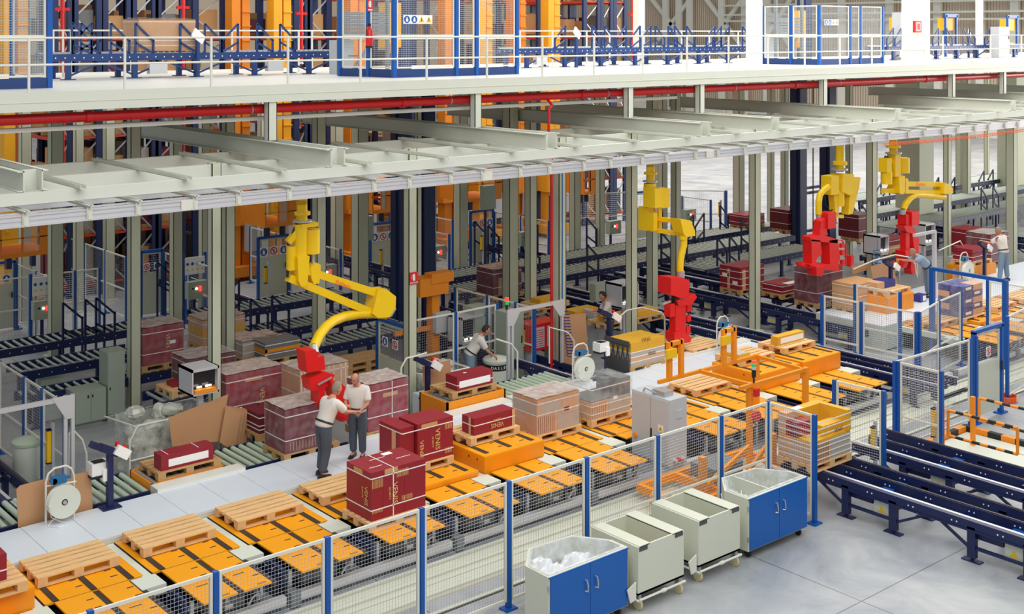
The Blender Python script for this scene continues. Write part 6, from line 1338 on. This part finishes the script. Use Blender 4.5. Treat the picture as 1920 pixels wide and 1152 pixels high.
# ================================================================== walkway equipment
def strapper(label, px, py, z=.7, s=1., rz=0):
    x, y = G(px, py, z); t = thing('strap_dispenser', label, 'strap dispenser', (x, y, z), rz, group='white strap reel stands')
    W = .42*s; mb = MB()
    mb.tube([(0, 0, 0), (0, 0, .62*s), (.04, 0, .74*s), (.13*s, 0, .8*s), (.3*s, 0, .8*s), (.38*s, 0, .74*s), (W, 0, .62*s), (W, 0, 0)], .018, 8); mb.tube([(0, 0, .56*s), (W, -.1, .56*s)], .015, 8).tube([(0, 0, .3*s), (.0, -.22, .3*s)], .012, 6)
    mb.build('tube_frame', 'rail_white', t, True)
    MB().lathe([(.05, -.07), (.24*s, -.07), (.24*s, -.055), (.15*s, -.055), (.15*s, .055), (.24*s, .055), (.24*s, .07), (.05, .07), (.05, -.07)], (W*.52, -.12, .32*s), 28, 0, 'y').build('reel', 'cream', t, True)
    MB().cyl((W*.52, -.2, .32*s), (W*.52, 0, .32*s), .035, 12).build('hub', 'zinc', t, True)
    MB().lathe([(.16*s, -.05), (.22*s, -.05), (.22*s, .05), (.16*s, .05)], (W*.52, -.12, .32*s), 24, 0, 'y').build('strap_coil', 'strap_white', t, True)
    mb = MB().box(.08, .3, -.1, .02, .58*s, .68*s).cyl((.1, -.1, .63*s), (.1, .0, .63*s), .05, 12).box(.22, .38, -.08, -.03, .62*s, .66*s); mb.build('tensioning_tool', 'tool_blue', t)
    MB().tube([(.02, -.1, .3*s), (.05, -.1, .12), (.2, -.12, .02), (.26, -.25, .01), (.1, -.3, .01), (-.02, -.15, .01), (.06, -.08, .05), (.22, -.1, .14*s)], .008, 5).build('loose_strap', 'strap_white', t, True)
    return t
strapper('white strap reel stand in front of a cardboard sheet at the lower left', 86, 983, s=1.08)
strapper('white strap reel stand between the roller bed and the walkway, right of centre', 1074, 722, s=1.1)
strapper('white strap reel stand behind the yellow uprights', 1344, 660, s=1.05); strapper('white strap reel stand behind the blue door frame at the far right', 1800, 530, .7, s=1.15)
def sheet(label, pts, Y, th=.012, m='kraft_sheet', skew=0):
    P = [at(px, py, Y+(skew*(i in (2, 3)))) for i, (px, py) in enumerate(pts)]
    return solo('cardboard_sheet', MB().slab(P, (0, th, 0)), m, label, 'cardboard', P[0])
Yw = 20.05
sheet('large bare cardboard sheet behind the strap reel stand at the lower left', [(34, 990), (174, 960), (171, 884), (140, 890), (92, 897), (38, 911), (31, 918)], 20.1)
sheet('large tilted cardboard sheet leaning against the tube rail beside the film bag', [(323, 838), (412, 828), (428, 740), (316, 784)], 21.75)
for i in range(5):
    o = 6*i; sheet('narrow cardboard sheet in the standing stack behind the roller bed, %s from the left' % ORD[i], [(412+o, 830+o*.7), (440+o*1.1, 848-o*.1), (452+o*1.0, 775-o*.3), (424+o, 760+o*.2)], 21.65+i*.07)
sheet('cardboard sheet beside the film bag right of the navy scanner post', [(797, 735), (848, 732), (844, 675), (792, 688)], 21.6)
sheet('upright cardboard sheet behind the blue spiral hose', [(1052, 700), (1105, 700), (1098, 588), (1052, 592)], 22.3); sheet('second upright cardboard sheet just behind the first one at the blue spiral hose', [(1043, 700), (1068, 702), (1062, 600), (1040, 596)], 22.5)
sheet('kraft sheet leaning above the tan load, left one at the right gripper', [(1598, 515), (1632, 505), (1628, 492), (1596, 500)], 21.3); sheet('kraft sheet leaning above the tan load, right one behind the scanner post', [(1640, 545), (1684, 535), (1672, 491), (1632, 500)], 21.0)
sheet('kraft sheet behind the far right strap reel stand', [(1786, 530), (1812, 532), (1814, 500), (1787, 503)], 20.6)
def scanner(label, px, py, z=.7, h=1.0, red=True):
    x, y = G(px, py, z); t = thing('scanner_post', label, 'scanner post', (x, y, z), group='navy scanner posts')
    MB().box(-.045, .045, -.045, .045, 0, h).build('post', 'navy', t); MB().box(-.16, .16, -.13, .13, 0, .02).build('foot', 'navy', t)
    MB().cbox(-.02, 0, h+.04, .34, .12, .12, ry=.5).cbox(-.25, 0, h+.16, .16, .14, .1, ry=.5).build('bracket', 'navy', t)
    MB().cbox(.18, -.06, h-.02, .26, .12, .16, ry=.6).build('scanner_head', 'paper', t)
    MB().cyl((.12, -.02, h+.08), (.12, -.02, h+.15), .04, 10).cyl((.24, -.02, h+.0), (.24, -.02, h+.07), .035, 10).build('push_button', 'sign_red', t)
    return t
scanner('navy scanner post on the white walkway at the lower left', 206, 952, h=.92); scanner('navy scanner post in front of the cardboard sheet left of the small maroon carton', 802, 748, h=.72)
scanner('navy scanner post left of the mustard-topped load', 1142, 672, h=1.0); scanner('navy scanner post inside the far right mesh cell', 1670, 575, h=1.15); scanner('navy scanner post beside the man in white at the right edge', 1846, 520, h=.95)
def printer(label, px, py, z=.7, h=.55):
    x, y = G(px, py, z); t = thing('label_printer', label, 'printer', (x, y, z+h))
    MB().box(-.15, .15, -.12, .12, 0, .2).build('housing', 'white', t); MB().box(-.1, .1, -.09, .09, .2, .206).box(-.16, .16, -.13, .1, -.04, 0).build('dark_window_and_tray', 'black', t); MB().box(.02, .12, -.17, -.122, -.1, .1).build('paper_strip', 'paper', t)
    MB().box(.13, .17, -.02, .02, -.1, .02).box(.15, .18, .02, .05, -h, .02).build('support_arm', 'navy', t)
printer('small white label printer attached to the left navy scanner post', 184, 950); printer('small white label printer beside the reel stand right of centre', 1127, 705, h=.58)
def crt(label, px, py, Y, w_=.62, h_=.62, stand=True):
    x, _, z = at(px, py, Y); t = thing('display_cabinet', label, 'monitor cabinet', (x, Y, z))
    MB().box(0, w_, 0, .6, 0, .04).box(0, w_, 0, .6, h_-.05, h_).box(0, .03, 0, .6, 0, h_).box(w_-.03, w_, 0, .6, 0, h_).box(0, w_, .57, .6, 0, h_).build('housing', 'aluminium', t)
    MB().box(.03, w_-.03, .12, .14, .12, h_-.06).build('dark_screen', 'screen', t); MB().box(.06, w_-.06, -.01, .1, .03, .1).build('keyboard_tray', 'barrier_orange' if px < 500 else 'cabinet_grey', t)
    MB().box(.12, .22, .04, .06, .13, .16).box(.3, .42, .04, .06, .13, .16).build('lit_keys', 'lamp_white', t)
    if stand: MB().box(w_/2-.05, w_/2+.05, .2, .3, -z+.02, 0).build('stand', 'aluminium', t)
crt('aluminium display cabinet on a stand left of the first front column, with an orange tray', 360, 745, 21.6, .56, .5); crt('aluminium display cabinet beside the man at the console', 1165, 580, 22.9, .66, .64); crt('aluminium display cabinet above the man bending over the drum', 866, 650, 24.3, .75, .7)
crt('small display cabinet under the far column at the right', 1650, 480, 21.6, .5, .6); crt('grey display cabinet beside the far red gripper', 1735, 462, 21.8, .6, .7)
def bag(label, x0, x1, y0, y1, z1, name='film_bag', fill=True):
    t = thing('waste_bag_stand', label, 'bag frame', (x0, y0, 0))
    mb = MB().tube([(x0, y0, 0), (x0, y0, z1-.25), (x0+.15, y0, z1), (x1, y0, z1)], .02, 8).tube([(x1, y0, 0), (x1, y0, z1)], .02, 8).tube([(x0+.1, y0, z1), (x0-.1, y1, z1), (x1-.1, y1, z1), (x1, y0, z1)], .018, 8).tube([(x0, y0, z1*.5), (x1, y0, z1*.5)], .016, 8)
    mb.build('tube_frame', 'rail_white', t, True, world=True)
    rnd = random.Random(5); mb = MB(); N = 26; rows = []
    for z, q in ((z1+.02, 1.0), (z1-.3, .97), (z1*.5, .93), (.25, .85), (.1, .6)):
        row = []
        for k in range(N):
            a = 2*PI*k/N; u = max(-1, min(1, 1.25*math.cos(a))); v = max(-1, min(1, 1.25*math.sin(a)))
            row.append(((x0+x1)/2+u*(x1-x0)/2*q+rnd.uniform(-.03, .03), (y0+y1)/2+v*(y1-y0)/2*q+rnd.uniform(-.03, .03), z+rnd.uniform(-.02, .02)))
        rows.append(row)
    for a, b in zip(rows, rows[1:]):
        for k in range(N): j = (k+1) % N; mb.face([a[k], a[j], b[j], b[k]])
    mb.build('clear_bag', 'bag_film', t, True, world=True)
    if fill:
        c = MB(); R_ = random.Random(9)
        for k in range(26):
            p = (x0+.15+(x1-x0)*.45*R_.random(), y0+.15+(y1-y0-.3)*R_.random(), .25+(z1-.08)*R_.random()); add(c, ball(p, (R_.uniform(.14, .24), R_.uniform(.12, .2), R_.uniform(.12, .2)), 9, 6, Matrix.Rotation(R_.random()*3, 3, 'X')))
        c.v = [tuple(Vector(v)+Vector((R_.uniform(-.02, .02), R_.uniform(-.02, .02), R_.uniform(-.02, .02)))) for v in c.v]
        o = c.build('plastic_waste', 'waste_film', None, False, loc=(x0, y0, .2)); tag(o, 'crumpled plastic waste inside %s' % ('the large clear bag at the left' if x0 < 12 else 'the clear bag right of the front column'), 'waste')
    return t
x0, y0 = G(213, 865+40, 0); bag('white tube frame with a large clear film bag at the left', 9.3, 11.1, 22.0, 22.95, 1.25); bag('white tube frame with a clear film bag behind the navy scanner post', XY(800, 22.0), XY(880, 22.0), 22.0, 22.9, .95)
t = thing('tube_rail', 'long white tube rail holding the leaning cardboard sheets', 'rail', (10.7, 22.1, 0)); MB().tube([(10.6, 22.12, 1.12), (12.2, 22.12, 1.12), (12.5, 22.1, .95), (12.6, 22.0, .2)], .02, 8).tube([(11.9, 22.1, .0), (11.9, 22.1, 1.1)], .018, 8).build('tube', 'rail_white', t, True, world=True); MB().box(12.05, 12.25, 22.05, 22.12, .75, 1.1).build('holder_plate', 'cabinet_grey', t, world=True)
MB().tube([(11.95, 21.98, 1.2), (11.9, 21.95, .9), (11.75, 21.95, .7), (11.9, 21.98, .4), (11.85, 21.98, .1)], .02, 6).box(11.7, 11.95, 21.9, 21.98, .7, 1.0).build('hanging_tool', 'black', t, world=True)
def hoop(label, pts, Y, r=.02):
    P = [at(px, py, Y) for px, py in pts]; return solo('tube_rail', MB().tube(P, r, 8), 'rail_white', label, 'rail', P[0], smooth=True)
hoop('white bent tube rail behind the left portal', [(128, 905), (129, 815), (134, 808), (140, 810), (154, 825), (162, 850), (163, 905)], 22.3)
hoop('white bent tube rail between the column with the fire sign and the navy scanner post', [(752, 742), (752, 690), (762, 672), (780, 668), (800, 662)], 21.3); hoop('white bent tube rail right of the white drum', [(930, 636), (958, 645), (970, 660), (970, 720)], 21.5)
hoop('white tube rail left of the upright cardboard sheets', [(1030, 682), (1030, 614), (1060, 622), (1066, 625), (1076, 640), (1076, 690)], 21.8); hoop('white tube rail over the mustard-topped load', [(1164, 618), (1164, 592), (1176, 582), (1203, 577), (1240, 586), (1246, 595), (1247, 640)], 21.4)
hoop('white tube rail behind the tan layered load at the right', [(1600, 505), (1640, 488), (1678, 478), (1702, 482), (1716, 495), (1718, 515)], 20.8); hoop('white tube rail left of the man in white', [(1760, 470), (1800, 452), (1806, 462), (1806, 520)], 21.2); hoop('white arched tube rail behind the man in white', [(1829, 490), (1829, 456), (1838, 446), (1864, 450), (1872, 460)], 22.0)
hoop('white tube rail beside the man in blue', [(1712, 485), (1720, 495), (1720, 520)], 20.6)
def drum(label, px, py, r, h, m='cream', z=0., txt=None):
    x, y = G(px, py, z); t = thing('waste_drum', label, 'drum', (x, y, z))
    MB().lathe([(r*.92, 0), (r, .03), (r, h), (r*.97, h)], n=24).build('drum_body', m, t, True); MB().lathe([(r*1.08, h-.02), (r*1.08, h+.03), (r*.95, h+.06), (r*.3, h+.1), (.001, h+.11)], n=24).build('lid', 'roller_cover' if txt is None else 'cream', t, True)
    if txt:
        MB().lathe([(r+.003, h-.2), (r+.003, h-.06)], n=24).build('dark_band', 'black', t, True)
        for i, c_ in enumerate(txt):
            a = -PI/2-.62+i*.25-.35; text('printed_text', c_, .1, 'paper', t, ((r+.008)*math.cos(a), (r+.008)*math.sin(a), h-.13), (-math.sin(a), math.cos(a), 0), (0, 0, 1))
drum('white drum with a dark lettered band, right of the bending man', 930, 728, .3, .68, txt='DASLER'); drum('lidded drum behind the mesh fence at the far left', 52, 908, .27, .8); drum('lidded white drum behind the display cabinet and column', 1205, 622, .3, .45)
x, y = G(20, 832, .0)
# equipment consoles at the right cell
for i, (px, py, w_, h_, lab) in enumerate(((1800, 528, .6, .95, 'pale film dispenser machine right of the man in blue'), (1722, 505, .5, 1.0, 'grey cabinet behind the man in blue'), (1110, 640, .18, .95, 'slim grey console the man at the display cabinet leans on'), (776, 740, .16, 1.0, 'slim white post box beside the first cardboard sheet'))):
    x, y = G(px, py, 0.1 if i < 3 else .0); t = thing('machine_console', lab, 'console', (x, y, 0)); MB().box(-w_/2, w_/2, -.15, .3, 0, h_).build('housing', 'cabinet_grey', t); MB().box(-w_/2+.05, w_/2-.05, -.16, -.15, h_*.5, h_*.7).build('opening', 'dark_grey', t)
t = thing('post_with_arm', 'grey square post with a curved top arm behind the man in blue', 'post', (*G(1752, 560, .7), .7)); MB().box(-.05, .05, -.05, .05, 0, 2.0).build('post', 'cabinet_grey', t); MB().box(-1.1, .05, -.04, .04, 1.95, 2.03).build('arm', 'cabinet_grey', t)
# blue spiral hose, sign on the column, little box on the far walkway
x, _, z = at(1060, 620, 21.95); mb = MB(); mb.tube([(x+.09*math.cos(a*PI/5)+.0012*a, 21.95+.09*math.sin(a*PI/5), z+.45-.0075*a) for a in range(150)], .011, 5).cyl((x, 21.95, z+.4), (x, 21.95, 5.5), .006, 5); solo('spiral_hose', mb, 'print_blue', 'blue spiral air hose hanging in front of the upright cardboard sheet', 'hose', (x, 21.95, z), smooth=True)
x, _, z = at(1645, 470, 21.4); mb = MB(); mb.tube([(x+.12*math.cos(a*PI/5), 21.4+.12*math.sin(a*PI/5), z-.01*a) for a in range(110)], .014, 5).cyl((x, 21.4, z), (x, 21.4, 5.66), .008, 5); solo('spiral_hose', mb, 'pipe_blue', 'blue spiral air hose hanging beside the far column', 'hose', (x, 21.4, z), smooth=True)
x, _, z = at(775, 533, 22.38); o = MB().box(x-.115, x+.115, 22.36, 22.37, z, z+.27, 0).box(x-.03, x+.03, 22.352, 22.36, z+.08, z+.2, 1).box(x-.012, x+.02, 22.352, 22.36, z+.2, z+.23, 1).tube([(x, 22.356, z+.225), (x-.05, 22.356, z+.2), (x-.06, 22.356, z+.12)], .006, 4, 1).build('fire_sign', ['sign_red', 'white'], loc=(x, 22.36, z)); tag(o, 'red fire extinguisher sign on the front column left of the orange drive unit', 'sign')
s_ = text('letters', 'EXTINTOR', .045, 'paper', o, (0, -.012, .035), (1, 0, 0), (0, 0, 1))
x, y = G(1724, 566, .7); load('small blue and white carton lying on the far walkway', 'carton', [(x-.1, x+.2, y-.1, y+.15, .702, .92, 'print_blue')], (), None, [('f', .12, .28, .03, .18, 'paper')])
# loads on the roller-bed lift tables behind the walkway
for lab, a, b, y0, y1, z in (('orange roller lift table behind the lower left walkway, under the long maroon carton', 8.98, 10.38, 20.32, 21.25, .74), ('orange roller lift table behind the walkway with the small maroon carton', 15.42, 17.0, 20.32, 21.3, .9)):
    t = thing('lift_table', lab, 'lift table', (a, y0, 0)); MB().box(a, b, y0, y0+.04, 0, z).box(a, a+.04, y0, y1, 0, z).box(b-.04, b, y0, y1, 0, z).box(a, b, y1-.04, y1, 0, z).build('apron', 'lift_orange', t, world=True)
    MB().box(a+.04, b-.04, y0+.04, y1-.04, .3, z-.14).build('dark_bed', 'dark_grey', t, world=True)
    x = a+.12
    while x < b-.1: MB().cyl((x, y0+.06, z-.05), (x, y1-.06, z-.05), .045, 10).build('roller', 'zinc', t, True, world=True); x += .16
pallet('pallet on the lower left roller lift table', 9.12, 20.36, .742, m='pallet_old'); load('long maroon carton with a white window, on the lower left roller lift table', 'carton', [(9.2, 10.2, 20.42, 20.72, .888, 1.16, 'maroon')], (), None, [('f', .14, .9, .05, .18, 'paper'), ('t', .7, .715, 0, .3, 'strap_white'), ('t', .12, .135, 0, .3, 'strap_white')])
pallet('pallet on the roller lift table right of the two men', 15.62, 20.4, .902, m='pallet_old'); load('small maroon carton with a long white window, on the roller lift table', 'carton', [(15.78, 16.75, 20.45, 20.85, 1.048, 1.34, 'maroon')], (1.16,), None, [('f', .06, .9, .05, .19, 'paper'), ('t', .3, .38, .15, .2, 'paper')])
# far right cell: orange lift tables with pallets
for i, (px, py, w_, h_, lab) in enumerate(((1665, 597, 1.3, .55, 'orange lift block with a pallet in the far right cell'), (1826, 528, 1.4, .42, 'orange lift block under the maroon cartons beside the man in white'))):
    x, y = G(px, py, .6); t = thing('lift_table', lab, 'lift table', (x, y, 0)); MB().box(0, w_, 0, .95, .1, .6+h_).build('orange_block', 'lift_orange', t); MB().box(.05, w_-.05, .05, .9, .6+h_, .61+h_).build('top_plate', 'plate_orange', t)
    pallet(['pallet on the orange lift block in the far right cell', 'pallet on the orange lift block beside the man in white'][i], x+.06, y+.06, .612+h_, m='pallet_wood')
    if i: load('stack of maroon cartons with white stripes beside the man in white', 'cartons', [(x+.1, x+1.0, y+.1, y+.8, 1.18+k*.14, 1.31+k*.14, 'maroon') for k in range(3)], (1.2, 1.34))
    else: load('low blue and kraft cartons under the far red gripper', 'cartons', [(x+.1, x+.45, y+.4, y+.8, 1.31, 1.5, 'tile_peach'), (x+.45, x+1.0, y+.4, y+.8, 1.31, 1.52, 'print_blue')])
